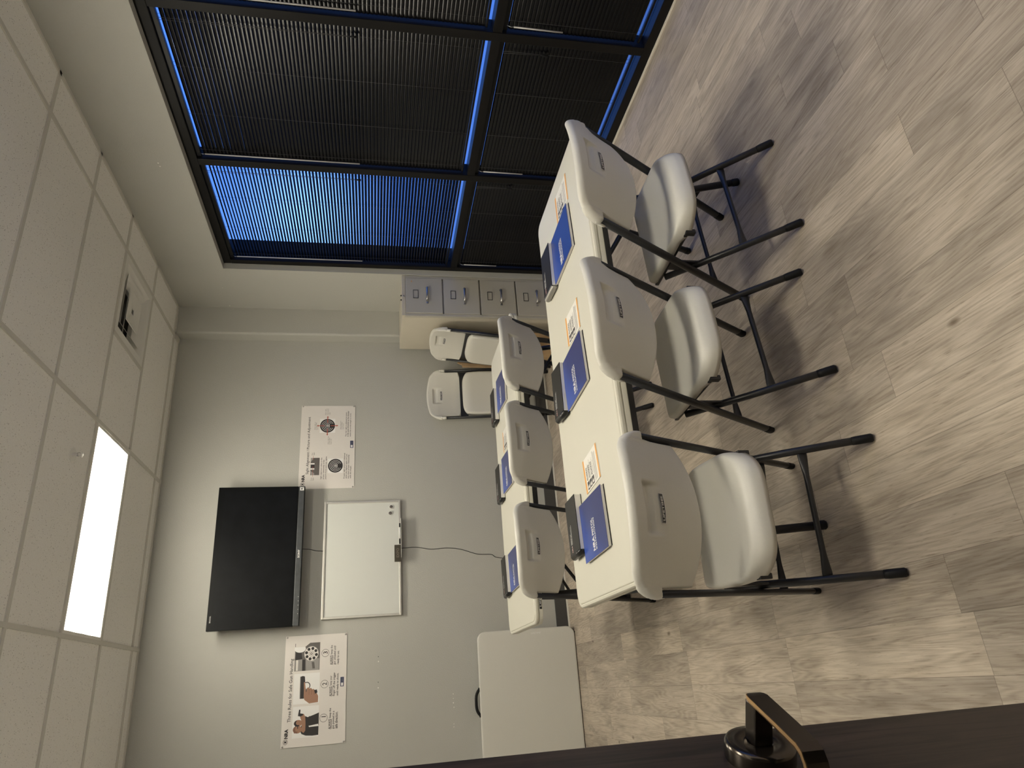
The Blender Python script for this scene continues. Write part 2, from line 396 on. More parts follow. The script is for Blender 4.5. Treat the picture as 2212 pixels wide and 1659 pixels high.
# ceiling: tiles (one plane with openings), grid bars
def ceil_tiles():
    mb = MB(); z = HC + 0.008
    xs = sorted(set([XL, W] + GX + [VENT[0]])); ys = sorted(set([YF, D] + [y for y in GY if YF < y < D]))
    holes = LIGHTS + [VENT]
    for i in range(len(xs) - 1):
        for j in range(len(ys) - 1):
            cx, cy = (xs[i] + xs[i + 1]) / 2, (ys[j] + ys[j + 1]) / 2
            if any(h[0] < cx < h[1] and h[2] < cy < h[3] for h in holes): continue
            mb.box(xs[i], xs[i + 1], ys[j], ys[j + 1], z, z + 0.016, 'tile')
    return mb
struct(ceil_tiles().build('ceiling'))
g = MB(); bw = 0.012
for x in GX: g.box(x - bw, x + bw, YF, D, HC - 0.001, HC + 0.008, 'grid')
for y in GY:
    if y < YF: continue
    if abs(y - GY[0]) < 1e-6: g.box(XL, W, y - bw, y + bw, HC, HC + 0.0085, 'grid')
    else: g.box(XL, W, y - bw, y + bw, HC, HC + 0.0085, 'grid')
g.box(VENT[0] - bw, VENT[0] + bw, VENT[2], VENT[3], HC, HC + 0.0085, 'grid')
g.box(XL, W, D - 0.022, D, HC, HC + 0.0085, 'grid'); g.box(W - 0.022, W, YF, D, HC, HC + 0.0085, 'grid')
g.box(XL, XL + 0.022, YF, D, HC, HC + 0.0085, 'grid')
g.box(2.864, W, 5.486, 5.508, HC - 0.0015, HC + 0.008, 'grid'); g.box(2.864, 2.886, 5.486, D, HC - 0.0015, HC + 0.008, 'grid')
g.build('ceiling_grid', bpy.data.objects['ceiling'])
struct(MB().box(XL - 0.1, W + 0.15, -0.0, D + 0.12, HC + 0.12, HC + 0.2, 'ventdark').build('ceiling_deck'))

# ------------------------------------------------------------------ ceiling fixtures
LIGHT_LABELS = ['long lit ceiling panel light in front of the television wall', 'lit ceiling panel light above the front table', 'lit ceiling panel light just inside the doorway']
for k, (x0, x1, y0, y1) in enumerate(LIGHTS):
    t = tag(empty('ceiling_light', ((x0 + x1) / 2, (y0 + y1) / 2, HC)), LIGHT_LABELS[k], 'ceiling light', 'ceiling panel lights')
    hx, hy = (x1 - x0) / 2 - 0.012, (y1 - y0) / 2 - 0.012
    f = MB(); fw = 0.018
    f.box(-hx, hx, -hy, -hy + fw, 0.001, 0.012, 'vent'); f.box(-hx, hx, hy - fw, hy, 0.001, 0.012, 'vent')
    f.box(-hx, -hx + fw, -hy + fw, hy - fw, 0.001, 0.012, 'vent'); f.box(hx - fw, hx, -hy + fw, hy - fw, 0.001, 0.012, 'vent')
    f.build('frame', t)
    d = MB(); d.box(-hx + fw, hx - fw, -hy + fw, hy - fw, 0.004, 0.010, 'diff'); d.build('diffuser', t)
    hsg = MB(); hsg.box(-hx, hx, -hy, hy, 0.03, 0.09, 'vent'); hsg.build('housing', t)

def sq_loop(h, z): return [(-h, -h, z), (h, -h, z), (h, h, z), (-h, h, z)]
t = tag(empty('ceiling_vent', ((VENT[0] + VENT[1]) / 2, (VENT[2] + VENT[3]) / 2, HC)), 'square white air vent in the ceiling near the corner by the windows', 'ceiling vent')
H = 0.2928
MB().rings([sq_loop(H, 0.004), sq_loop(H - 0.05, 0.003), sq_loop(H - 0.062, 0.012), sq_loop(H - 0.12, 0.062), sq_loop(0.15, 0.085)], 'vent', caps=False).build('flange', t)
MB().rings([sq_loop(0.185, 0.016), sq_loop(0.192, 0.010), sq_loop(0.150, 0.040), sq_loop(0.135, 0.052), sq_loop(0.132, 0.050), sq_loop(0.185, 0.016)], 'vent', caps=False).build('cone_ring', t)
MB().rings([sq_loop(0.120, 0.010), sq_loop(0.116, 0.006), sq_loop(0.02, 0.016), sq_loop(0.02, 0.020), sq_loop(0.120, 0.010)], 'vent', caps=False).build('centre_plate', t)
dm = MB(); dm.lathe([(0.148, 0.082), (0.148, 0.10), (0.12, 0.102), (0.001, 0.102)], 'ventdark', 28); dm.box(-0.2, 0.2, -0.004, 0.004, 0.058, 0.062, 'vent'); dm.build('duct_collar', t)

t = tag(empty('ceiling_sprinkler', (1.338, 4.024, HC + 0.008)), 'small round fire sprinkler head in the ceiling beside the light panel', 'sprinkler')
MB().lathe([(0.001, -0.001), (0.030, -0.001), (0.040, -0.004), (0.044, -0.001), (0.044, 0.001)], 'vent').build('escutcheon', t)
s = MB(); s.lathe([(0.011, -0.001), (0.011, -0.018), (0.007, -0.022), (0.007, -0.026)], 'vent', 16)
s.tube([(0.007, 0, -0.02), (0.011, 0, -0.034), (0.003, 0, -0.046)], 0.0022, 'chrome', 6); s.tube([(-0.007, 0, -0.02), (-0.011, 0, -0.034), (-0.003, 0, -0.046)], 0.0022, 'chrome', 6)
s.lathe([(0.0005, -0.046), (0.017, -0.047), (0.017, -0.0485), (0.0005, -0.05)], 'vent', 16); s.build('deflector', t)

# ------------------------------------------------------------------ storefront window
win = struct(empty('window_1', (XF, 3.2, 0)))
def wpart(name, x0, x1, y0, y1, z0, z1, m='frame', b=0.003):
    o = MB().box(x0 - XF, x1 - XF, y0 - 3.2, y1 - 3.2, z0, z1, m, b).build(name, win); return o
X1 = XF + 0.10
ZT0, ZT1, ZS, ZH = 0.862, 0.914, 0.058, 2.632
MUL = [(YW0, YW0 + 0.055), (1.443, 1.498), (2.578, 2.632), (3.711, 3.767), (YW1 - 0.05, YW1)]
wpart('sill', XF, X1, YW0, YW1, 0.0, ZS); wpart('header', XF, X1, YW0, YW1, ZH, ZW)
for a, b in MUL: wpart('mullion', XF - 0.0015, X1, a, b, ZS, ZH)
COLS = [(MUL[i][1], MUL[i + 1][0]) for i in range(4)]  # first bay is out of view, added without a blind to light the chair backs
for a, b in COLS:
    wpart('transom', XF + 0.0015, X1, a, b, ZT0, ZT1)
    for z0, z1 in ((ZS, ZT0), (ZT1, ZH)):
        wpart('pane', XF + 0.066, XF + 0.072, a, b, z0, z1, 'glass', 0)
struct(MB().box(W + 0.15, W + 0.155, YW0 - 1, YW1 + 0.0, ZW, HC, 'extwall').build('trim_3'))

def make_blind(y0, y1, z0, z1, tilt, label, wand_len, gap_bottom, gap_top=0.007, cord_len=0.0, mid=0.0):
    """Mini blind hung in an opening; slats rotate about Y, room edge down."""
    yc = (y0 + y1) / 2; xc = XF + 0.030; wid = y1 - y0 - 0.012
    t = tag(empty('window_blind', (xc, yc, z1)), label, 'blind', 'black mini blinds')
    hw = wid / 2
    MB().box(-0.0125, 0.0125, -hw, hw, -0.0265, -0.001, 'railblk', 0.002).build('headrail', t)
    zb = z0 + gap_bottom - z1
    MB().box(-0.011, 0.011, -hw + 0.003, hw - 0.003, zb, zb + 0.013, 'railblk', 0.004).build('bottom_rail', t)
    mb = MB(); pitch = 0.0215; z = -0.0265 - gap_top - 0.0125; a = math.radians(tilt)
    top = z
    while z > zb + 0.022:
        jig = math.radians(random.uniform(-1.2, 1.2)); jz = random.uniform(-0.0004, 0.0004)
        ca, sa = math.cos(a + jig), math.sin(a + jig); vs = []
        for k in range(5):
            q = -0.0125 + 0.025 * k / 4; c = 0.0022 * (1 - (q / 0.0125) ** 2)
            x = q * ca - c * sa; zz = q * sa + c * ca + z + jz
            vs += [(x, -hw + 0.004, zz), (x, hw - 0.004, zz)]
        mb.add(vs, [(2 * k, 2 * k + 1, 2 * k + 3, 2 * k + 2) for k in range(4)], 'blind', True)
        z -= pitch
    mb.build('slats', t)
    for fy in (-0.44, -0.16, 0.16, 0.44):
        c = MB()
        for dx in (-0.0135, 0.0135): c.tube([(dx, fy * wid, -0.026), (dx, fy * wid, zb + 0.01)], 0.0007, 'cordblk', 5)
        c.build('ladder_cord', t)
    if wand_len:
        c = MB(); yw = hw - 0.035
        c.tube([(-0.016, yw, -0.02), (-0.026, yw, -0.04), (-0.024, yw, -0.055)], 0.002, 'chrome', 6)
        c.tube([(-0.024, yw, -0.055), (-0.022, yw + 0.004, -0.055 - wand_len)], 0.0042, 'wand', 8); c.build('tilt_wand', t)
    if cord_len:
        c = MB(); yw = -hw + 0.06
        c.tube([(-0.018, yw, -0.02), (-0.020, yw, -0.02 - cord_len)], 0.001, 'cordblk', 5)
        c.tube([(-0.020, yw + 0.012, -0.02), (-0.020, yw + 0.004, -0.02 - cord_len)], 0.001, 'cordblk', 5)
        c.tube([(-0.020, yw + 0.002, -0.02 - cord_len), (-0.020, yw + 0.002, -0.06 - cord_len)], 0.006, 'rubber', 8, radii=[0.6, 1.2])
        c.build('lift_cord', t)
    return t
BL = [((COLS[3]), 0, 'open-slatted black blind letting blue dusk through, in the tall pane nearest the back corner', 42),
      ((COLS[2]), 0, 'closed black blind with grey sheen over the tall middle window pane', 72),
      ((COLS[1]), 0, 'closed black blind in the tall pane cut off by the picture edge', 73)]
for (a, b), _, lab, tilt in BL:
    make_blind(a, b, ZT1, ZH, tilt, lab, 0.95, 0.028, 0.012, 0.95)
BL2 = [((COLS[3]), 'closed black blind in the low pane under the open-slatted blind', 72),
       ((COLS[2]), 'closed black blind in the low pane behind the right end of the front table', 72),
       ((COLS[1]), 'closed black blind in the low pane cut off by the picture edge', 72)]
for (a, b), lab, tilt in BL2:
    make_blind(a, b, ZS, ZT0, tilt, lab, 0.27, 0.030, 0.004, 0.22)

# outside
struct(MB().box(X1 + 0.02, 60, -40, 60, -0.16, -0.1, 'ground').build('ground'))
struct(MB().box(W + 0.15, 3.50, 5.02, 5.75, -0.1, 3.6, 'extwall').build('wall_exterior'))

# ------------------------------------------------------------------ chairs
SL = 0.56; EK = math.sqrt(1 + SL * SL)
FY = 0.225
def back_pt(x, s, t):      # s along the frame tube from the floor, t to the rear of it
    return (x, FY - SL / EK * s - t / EK, s / EK - t * SL / EK)
def fold_pt(x, s, t): return (x, t, s + 0.075)     # folded: upright, facing -Y

BOW = 0.048
def bow_at(x): return BOW * (1 - min(1, (x / 0.215) ** 2))
def backrest_mesh(P):
    mb = MB()
    xs = [i * 0.0115 for i in range(0, 18)] + [0.2013, 0.2068, 0.2072, 0.2095, 0.2125, 0.2155, 0.2185, 0.2215, 0.2245, 0.227, 0.2295, 0.2315, 0.2335, 0.235, 0.236, 0.237, 0.2375]
    xs = sorted(set([round(-x, 5) for x in xs] + [round(x, 5) for x in xs] + [0.0715, 0.067, -0.0715, -0.067]))
    xs = [x for x in xs if not 0.0672 < abs(x) < 0.0714]
    def top(x):
        a = abs(x); v = 1.014 - 0.030 * (a / 0.19) ** 2
        if a > 0.160: v -= 0.092 * (1 - math.sqrt(max(0, 1 - ((a - 0.160) / 0.0785) ** 2)))
        return v
    def bot(x):
        a = abs(x)
        return 0.735 - 0.032 * max(0, 1 - (a / 0.207) ** 2.2) if a <= 0.207 else 0.880 - 0.006 * max(0, 1 - ((a - 0.222) / 0.0155) ** 2)
    lows = [0, .006, .018, .036, .07, .12, .2, .3, .4, .5, .6, .7, .8, .9, 1]
    mids = [0.845, 0.856, 0.868, 0.875, 0.8775, 0.884, 0.892, 0.902, 0.912, 0.920, 0.928, 0.936, 0.943, 0.949, 0.956, 0.961, 0.966, 0.970]
    ups = [.2, .4, .55, .68, .78, .86, .92, .96, .985, 1]
    def rows(x):
        b, tp = bot(x), top(x)
        r = [b + (0.83 - b) * k for k in lows] + mids + [0.97 + (tp - 0.97) * k for k in ups]
        return [min(max(v, b), tp) for v in r]
    grid = [rows(x) for x in xs]; nr = len(grid[0]); nx = len(xs)
    def half(x, s):
        hmax = 0.0085 + 0.0075 * max(0, min(1, (s - 0.80) / 0.12))
        hmax = max(hmax, 0.019 * max(0, min(1, (abs(x) - 0.185) / 0.02)) * max(0, min(1, (s - 0.80) / 0.08)))
        d = min(s - bot(x), (top(x) - s)); r = 0.016 if top(x) - s < s - bot(x) else 0.009
        if abs(x) > 0.207: d = min(d, 0.2375 - abs(x))
        d = max(0, min(d, r))
        return hmax * math.sqrt(max(0, 1 - (1 - d / r) ** 2))
    def rec(x, s):
        a = abs(x)
        s -= 0.030
        if a > 0.0715 or s < 0.845 or s > 0.931: return 0
        kx = 1 if a <= 0.067 else 0.0
        if s > 0.926: k = (0.931 - s) / 0.005
        elif s > 0.898: k = 1.0
        elif s > 0.890: k = 1.0 - 0.5 * (0.898 - s) / 0.008
        else: k = 0.5 * (s - 0.845) / 0.045
        return 0.0155 * k * kx
    idx = {}
    vs = []
    for side in (0, 1):
        for i, x in enumerate(xs):
            for j, s in enumerate(grid[i]):
                bow = bow_at(x)
                h = half(x, s)
                t = bow + (h - rec(x, s) if side else -h + rec(x, s) * 0.75)
                idx[side, i, j] = len(vs); vs.append(P(x, s, t))
    fs = []
    for side in (0, 1):
        for i in range(nx - 1):
            for j in range(nr - 1):
                q = [idx[side, i, j], idx[side, i + 1, j], idx[side, i + 1, j + 1], idx[side, i, j + 1]]
                fs.append(q if side else q[::-1])
    mb.add(vs, fs, 'plastic', True)
    # clips that wrap the front of the tubes below the shoulders
    for sx in (-1, 1):
        loop = lambda s, k: [P(sx * (0.2225 + 0.0135 * k * math.cos(a)), s, -0.003 + 0.0175 * k * math.sin(a)) for a in [PI + PI * i / 8 for i in range(9)]]
        mb.rings([loop(0.850, 0.9), loop(0.860, 1.0), loop(0.900, 1.0)], 'plastic', smooth=True)
    return mb

def badge_mesh(P, rear=True):
    mb = MB()
    t0 = 0.0127 if rear else -0.0137
    sg = 1 if rear else -1
    def B(u, v, o):    # u right as read, v up
        return P(u, v + 0.030, bow_at(u) + t0 + sg * o)
    def plate(w, h0, h1, o, m):
        pts = [B(-w, 0.858 - h0, o), B(-w / 2, 0.858 - h0 - 0.0012, o), B(0, 0.858 - h0 - 0.0018, o), B(w / 2, 0.858 - h0 - 0.0012, o), B(w, 0.858 - h0, o), B(w, 0.858 + h1, o), B(-w, 0.858 + h1, o)]
        n = len(pts); top_ = [B(w * (1 - 2 * i / 12), 0.858 + h1, o) for i in range(13)]; bot_ = [B(w * (1 - 2 * i / 12), 0.858 - h0 - 0.0018 * (1 - (1 - 2 * i / 12) ** 2), o) for i in range(13)]
        mb.add(top_ + bot_, [(i, i + 1, 14 + i, 13 + i) for i in range(12)], m)
    plate(0.0425, 0.0108, 0.0085, 0.0012, 'pwhite'); plate(0.0410, 0.0082, 0.0078, 0.0016, 'black')
    plate(0.0398, 0.0074, 0.0070, 0.0019, 'silver'); plate(0.0390, 0.0068, 0.0064, 0.0022, 'black')
    vs, fs = text2d('LIFETIME', 0.01, 0.03, 'CENTER')
    x0 = min(v.x for v in vs); x1 = max(v.x for v in vs); y0 = min(v.y for v in vs); y1 = max(v.y for v in vs)
    mb.add([Vector(B((v.x - (x0 + x1) / 2) / (x1 - x0) * 0.069, 0.8532 + (v.y - y0) / (y1 - y0) * 0.0094, 0.0026)) for v in vs], fs, 'silver')
    return mb

def seat_mesh(P):
    mb = MB(); N = 28; R = 26; vs = []
    us = [-1 + 2 * i / N for i in range(N + 1)]; us = [math.copysign(1 - (1 - abs(u)) ** 1.6, u) for u in us]
    ws = [i / R for i in range(R + 1)]; ws = [0.5 + 0.5 * math.copysign(1 - (1 - abs(2 * w - 1)) ** 1.6, 2 * w - 1) for w in ws]
    grid = {}
    for side in (0, 1):
        for i, u in enumerate(us):
            for j, w in enumerate(ws):
                hw = 0.203 - 0.012 * (2 * w - 1) ** 4
                rear = -0.222 + 0.100 * abs(u) ** 4.6; front = 0.212 - 0.035 * abs(u) ** 5
                y = rear + (front - rear) * w; x = u * hw
                d = min((1 - abs(u)) * hw, y - rear, front - y); d = max(0, d)
                edge = min(1, d / 0.016); rim = 0.018 * (1 - math.sqrt(max(0, 1 - (1 - edge) ** 2)))
                q = (y - rear)
                lip = 0.027 * max(0, 1 - q / 0.040) ** 1.15
                dish = -0.013 * max(0, 1 - (u * 1.02) ** 2) * max(0, math.sin(PI * min(1, max(0, (y + 0.19) / 0.40))))
                fr = -0.030 * max(0, (y - 0.13) / 0.085) ** 2
                z = 0.452 + dish + fr - lip - rim
                if side == 0: z = min(z - 0.004, 0.452 + dish * 0.6 + fr - lip - 0.024 - 0.010 * (1 - edge))
                grid[side, i, j] = len(vs); vs.append(P(x, y, z))
    fs = []
    for side in (0, 1):
        for i in range(N):
            for j in range(R):
                f = [grid[side, i, j], grid[side, i + 1, j], grid[side, i + 1, j + 1], grid[side, i, j + 1]]
                fs.append(f if side else f[::-1])
    ring = [(i, 0) for i in range(N)] + [(N, j) for j in range(R)] + [(i, R) for i in range(N, 0, -1)] + [(0, j) for j in range(R, 0, -1)]
    for a, b in zip(ring, ring[1:] + ring[:1]): fs.append([grid[0, a[0], a[1]], grid[0, b[0], b[1]], grid[1, b[0], b[1]], grid[1, a[0], a[1]]])
    return mb.add(vs, fs, 'plastic', True)

def leg_with_foot(root, pts, r, r2, foot_len, foot_k, ref=(1, 0, 0)):
    a, b = Vector(pts[0]), Vector(pts[1]); dv = (b - a).normalized()
    MB_ = MB().tube([a + dv * 0.004] + [Vector(p) for p in pts[1:]], r, 'steel', 14, r2, ref=ref); lg = MB_.build('leg', root)
    f = MB(); f.tube([a, a + dv * 0.006, a + dv * foot_len * 0.8, a + dv * foot_len], r * foot_k, 'rubber', 14, r2 * foot_k, ref=ref, radii=[0.72, 1, 1, 0.94]); f.build('rubber_foot', lg)
    return lg

def stretcher(root, p, q, r, flat):
    p, q = Vector(p), Vector(q); L = (q - p)
    ks = [0, .05, .12, .2, .8, .88, .95, 1]
    rad = [(1.7, .35), (1.7, .4), (1.4, .7), (1, 1), (1, 1), (1.4, .7), (1.7, .4), (1.7, .35)] if flat else [(1, 1)] * 8
    MB().tube([p + L * k for k in ks], r, 'steel', 10, r, ref=(0, 0.2, 1), radii=rad).build('stretcher', root)

def make_chair():
    t = empty('folding_chair')
    b = backrest_mesh(back_pt).build('backrest', t); badge_mesh(back_pt).build('badge', b)
    seat_mesh(lambda x, y, z: (x, y, z)).build('seat', t)
    for sx in (-1, 1):
        leg_with_foot(t, [back_pt(sx * 0.2225, 0.0, 0), back_pt(sx * 0.2225, 0.5, 0), back_pt(sx * 0.2225, 0.905, 0)], 0.0105, 0.0160, 0.045, 1.08)
        leg_with_foot(t, [(sx * 0.203, -0.230, 0.004), (sx * 0.203, -0.230 + 0.9 * 0.20, 0.204), (sx * 0.198, -0.230 + 0.9 * 0.395, 0.399)], 0.0125, 0.0135, 0.062, 1.12)
        k = MB(); x = sx * 0.186
        k.box(x - 0.009, x + 0.009, -0.118, 0.186, 0.402, 0.417, 'steel', 0.003)
        k.box(x - 0.009, x + 0.009, -0.135, -0.113, 0.376, 0.415, 'steel', 0.004)
        k.box(x - 0.004 + sx * 0.012, x + 0.004 + sx * 0.012, 0.02, 0.075, 0.30, 0.412, 'steel', 0.002)
        k.build('seat_bracket', t)
    stretcher(t, (-0.203, -0.084, 0.162), (0.203, -0.084, 0.162), 0.0095, True)
    y = FY - SL * 0.19
    stretcher(t, (-0.220, y + 0.012, 0.186), (0.220, y + 0.012, 0.186), 0.0085, True)
    return t

CH = make_chair()
def put_chair(x, y, rz, label, group, first=[True]):
    o = CH if first[0] else copy_tree(CH); first[0] = False
    o.location = (x, y, 0); o.rotation_euler = (0, 0, rz); tag(o, label, 'chair', group); return o
G1 = 'folding chairs along the front table'; G2 = 'folding chairs along the rear table'
put_chair(0.425, 2.037, math.radians(-3.2), 'white folding chair nearest the door, at the left end of the front table', G1)
put_chair(1.068, 2.115, math.radians(5.0), 'white folding chair in the middle of the front table', G1)
put_chair(1.634, 2.074, math.radians(5.2), 'white folding chair at the window end of the front table', G1)
put_chair(0.590, 3.566, math.radians(2.0), 'white folding chair at the left end of the rear table', G2)
put_chair(1.148, 3.585, math.radians(2.0), 'white folding chair in the middle of the rear table', G2)
put_chair(1.660, 3.585, math.radians(5.0), 'white folding chair at the rear table end nearest the filing cabinet', G2)

def make_folded():
    t = empty('folded_chair')
    b = backrest_mesh(fold_pt).build('backrest', t); badge_mesh(fold_pt, False).build('badge', b)
    seat_mesh(lambda x, y, z: (-x, -0.012 - (z - 0.43), 0.566 + y)).build('seat', t)
    for sx in (-1, 1):
        leg_with_foot(t, [(sx * 0.2225, 0, 0.078), (sx * 0.2225, 0, 0.5), (sx * 0.2225, 0, 0.98)], 0.0105, 0.0160, 0.045, 1.08)
        leg_with_foot(t, [(sx * 0.203, 0.030, 0.0), (sx * 0.203, 0.030, 0.25), (sx * 0.203, 0.024, 0.52)], 0.0125, 0.0135, 0.062, 1.12)
    stretcher(t, (-0.203, 0.030, 0.20), (0.203, 0.030, 0.20), 0.0095, True)
    stretcher(t, (-0.220, 0.006, 0.26), (0.220, 0.006, 0.26), 0.0085, True)
    br = MB(); br.box(-0.21, 0.21, 0.012, 0.020, 0.735, 0.80, 'steel', 0.002); br.build('back_brace', t)
    return t
FC = make_folded()
FC.location = (2.338, 5.452, 0.002); FC.rotation_euler = (math.radians(-4.6), 0, math.radians(1.5))
tag(FC, 'folded white chair leaning upright against the grey back wall', 'chair', 'folded white chairs standing by the cabinet')
F2 = copy_tree(FC); F2.location = (2.532, 5.175, 0.002); F2.rotation_euler = (math.radians(-7.0), 0, math.radians(-84))
tag(F2, 'folded white chair leaning on the side of the filing cabinet', 'chair', 'folded white chairs standing by the cabinet')

# ------------------------------------------------------------------ tables
def make_table(x0, x1, y0, y1, zt, label, plate, inset=0.172):
    cx, cy = (x0 + x1) / 2, (y0 + y1) / 2; a, b = (x1 - x0) / 2, (y1 - y0) / 2
    t = tag(empty('folding_table', (cx, cy, 0)), label, 'table', 'white folding tables with books')
    def L(i, z): return rrect(-a + i, a - i, -b + i, b - i, 0.055 - i * 0.8, z, 7)
    top = MB().rings([L(0.012, zt - 0.044), L(0.001, zt - 0.043), L(0.0, zt - 0.040), L(0.001, zt - 0.026), L(0.0055, zt - 0.024), L(0.0055, zt - 0.0215), L(0.0, zt - 0.019), L(0.0, zt - 0.010), L(0.003, zt - 0.005), L(0.010, zt - 0.003), L(0.013, zt - 0.0038), L(0.016, zt - 0.0005), L(0.020, zt)], 'tabletop').build('tabletop', t)
    e = MB(); text(e, 'LIFETIME', 'tabletop', Matrix.Translation((-a + 0.07, -b + 0.06, zt + 0.0006)) @ Matrix.Rotation(0, 4, 'Z'), 0.02, 0.075)
    e.add([(-a + 0.062, -b + 0.052, zt + .0003), (-a + 0.152, -b + 0.052, zt + .0003), (-a + 0.152, -b + 0.082, zt + .0003), (-a + 0.062, -b + 0.082, zt + .0003)], [(0, 1, 2, 3)], 'tabletop'); e.build('moulded_mark', top)
    if plate:
        p = MB(); px = plate - cx
        p.box(px, px + 0.118, -b - 0.0012, -b + 0.003, zt - 0.0385, zt - 0.0265, 'black')
        text(p, 'LIFETIME', 'silver', Matrix.Translation((px + 0.010, -b - 0.0016, zt - 0.0362)) @ Matrix.Rotation(PI / 2, 4, 'X'), 0.01, 0.098, 0.03, 'LEFT', 0.0075); p.build('name_plate', top)
    for sy in (-1, 1):
        MB().box(-a + 0.21, a - 0.15, sy * (b - 0.045) - 0.012, sy * (b - 0.045) + 0.012, zt - 0.078, zt - 0.042, 'steel', 0.003).build('side_rail', t)
    for sx in (-1, 1):
        lx = sx * (a - (0.172 if sx < 0 else inset))
        fy = b - 0.108; sl = 0.36; zt2 = zt - 0.058
        for sy in (-1, 1):      # wishbone legs: feet apart, tops together
            P_ = lambda z: (lx, sy * (fy - sl * z), z)
            leg_with_foot(t, [P_(0.003), P_(0.3), P_(zt2)], 0.0150, 0.0150, 0.03, 1.1)
        y2 = fy - sl * 0.16
        MB().tube([(lx, -y2, 0.16), (lx, y2, 0.16)], 0.0115, 'steel', 10, ref=(0, 0, 1)).build('leg_crossbar', t)
        MB().tube([(lx, -b + 0.055, zt - 0.062), (lx, b - 0.055, zt - 0.062)], 0.0125, 'steel', 10, ref=(0, 0, 1)).build('pivot_bar', t)
        for sy in (-1, 1):
            MB().tube([(lx - sx * 0.012, sy * (fy - sl * 0.40), 0.40), (lx - sx * 0.46, sy * 0.03, zt - 0.055)], 0.009, 'steel', 8, 0.006).build('leg_brace', t)
            MB().box(lx - 0.032, lx + 0.032, sy * (b - 0.06) - 0.012, sy * (b - 0.06) + 0.012, zt - 0.125, zt - 0.05, 'steel', 0.003).build('hinge_bracket', t)
    return t
TZ = 0.737
make_table(0.245, 2.058, 2.022, 2.758, TZ, 'long white folding table nearest the camera, set with books and cards', None)
make_table(0.262, 2.045, 3.540, 4.285, TZ, 'long white folding table in the rear row near the grey wall', 0.330, 0.112)

# third table: folded in half, standing on its side
t = tag(empty('folded_table', (-0.085, 5.505, 0), math.radians(-2.0)), 'white table folded in half, propped upright on its side below the wall poster', 'table')
T3 = Matrix.Rotation(math.radians(-4.2), 4, 'X')
def F(i, y): return [T3 @ Vector((px, y, pz)) for px, pz, _ in [(p[0], p[1], 0) for p in rrect(-0.46 + i, 0.46 - i, 0.004 + i, 0.757 - i, 0.062 - i * 0.7, 0, 7)]]
MB().rings([F(0.014, -0.001), F(0.006, 0.0), F(0.002, 0.003), F(0, 0.010), F(0, 0.024), F(0.004, 0.027)], 'plastic').build('front_half', t)
MB().rings([F(0.004, 0.029), F(0, 0.032), F(0, 0.048), F(0.003, 0.054), F(0.014, 0.056)], 'plastic').build('back_half', t)
h = MB(); pts = []
for i in range(13):
    u = -1 + 2 * i / 12; pts.append(T3 @ Vector((-0.030 + 0.088 * u, 0.028, 0.757 + 0.028 * (1 - abs(u) ** 3.5))))
h.tube(pts, 0.008, 'rubber', 10, 0.011, ref=(0, 1, 0))
for sx in (-1, 1): h.box(-0.030 + sx * 0.088 - 0.012, -0.030 + sx * 0.088 + 0.012, 0.012, 0.044, 0.752, 0.766, 'rubber', 0.003, T3)
h.build('carry_handle', t)
MB().box(-0.42, 0.42, 0.008, 0.048, 0.0, 0.008, 'rubber', 0.0, T3).build('edge_seam', t)
e = MB(); text(e, 'LIFETIME', 'pwhite', T3 @ Matrix.Translation((0.418, -0.0016, 0.345)) @ Matrix.Rotation(PI / 2, 4, 'X') @ Matrix.Rotation(-PI / 2, 4, 'Z'), 0.02, 0.075); e.build('moulded_mark', t)

# ------------------------------------------------------------------ books, booklets, cards
def make_black_book(ring):
    t = empty('spiral_book'); w, h, z = 0.218, 0.140, 0.030      # lies with its binding to the left; h runs away from the reader
    hh = 0.140
    MB().box(-w / 2 + 0.006, w / 2 - 0.002, -hh / 2 + 0.001, hh / 2 - 0.001, 0.0025, z - 0.0035, 'pages').build('page_block', t)
    c = MB(); c.box(-w / 2, w / 2, -hh / 2, hh / 2, z - 0.0035, z - 0.001, 'bookblk', 0.0008); cv = c.build('front_cover', t)
    MB().box(-w / 2, w / 2, -hh / 2, hh / 2, 0.0, 0.0025, 'bookblk', 0.0008).build('back_cover', t)
    s = MB(); n = 22
    prof = [(-w / 2 + 0.006 - 0.017 * math.sin(PI * k / 8), z / 2 - 0.0152 * math.cos(PI * k / 8)) for k in range(9)]
    if ring == 'spiral': s.rings([[(x, -hh / 2 + 0.003, q) for x, q in prof], [(x, hh / 2 - 0.003, q) for x, q in prof]], 'spiral', smooth=True)
    else:
        for i in range(n):
            y = -hh / 2 + 0.004 + i * (hh - 0.008) / n
            s.rings([[(x, y, q) for x, q in prof], [(x, y + 0.0042, q) for x, q in prof]], ring, smooth=True)
    s.build('comb_binding', t)
    p = MB(); zc = z - 0.0006
    text(p, 'NRA', 'bookred', Matrix.Translation((-w / 2 + 0.012, 0.026, zc)), 0.01, 0.026, 0.03)
    text(p, 'NRA', 'bookwhite', Matrix.Translation((-w / 2 + 0.0128, 0.0266, zc + 0.0003)), 0.01, 0.0245, 0.0)
    text(p, 'BASICS OF', 'bookwhite', Matrix.Translation((-w / 2 + 0.043, 0.036, zc)), 0.008, 0.042, 0.02)
    text(p, 'PISTOL SHOOTING', 'bookwhite', Matrix.Translation((-w / 2 + 0.043, 0.026, zc)), 0.008, 0.070, 0.02)
    p.box(-w / 2 + 0.043, -w / 2 + 0.118, 0.0205, 0.0212, zc - 0.0003, zc + 0.0001, 'bookwhite')
    p.build('cover_lettering', cv)
    return t
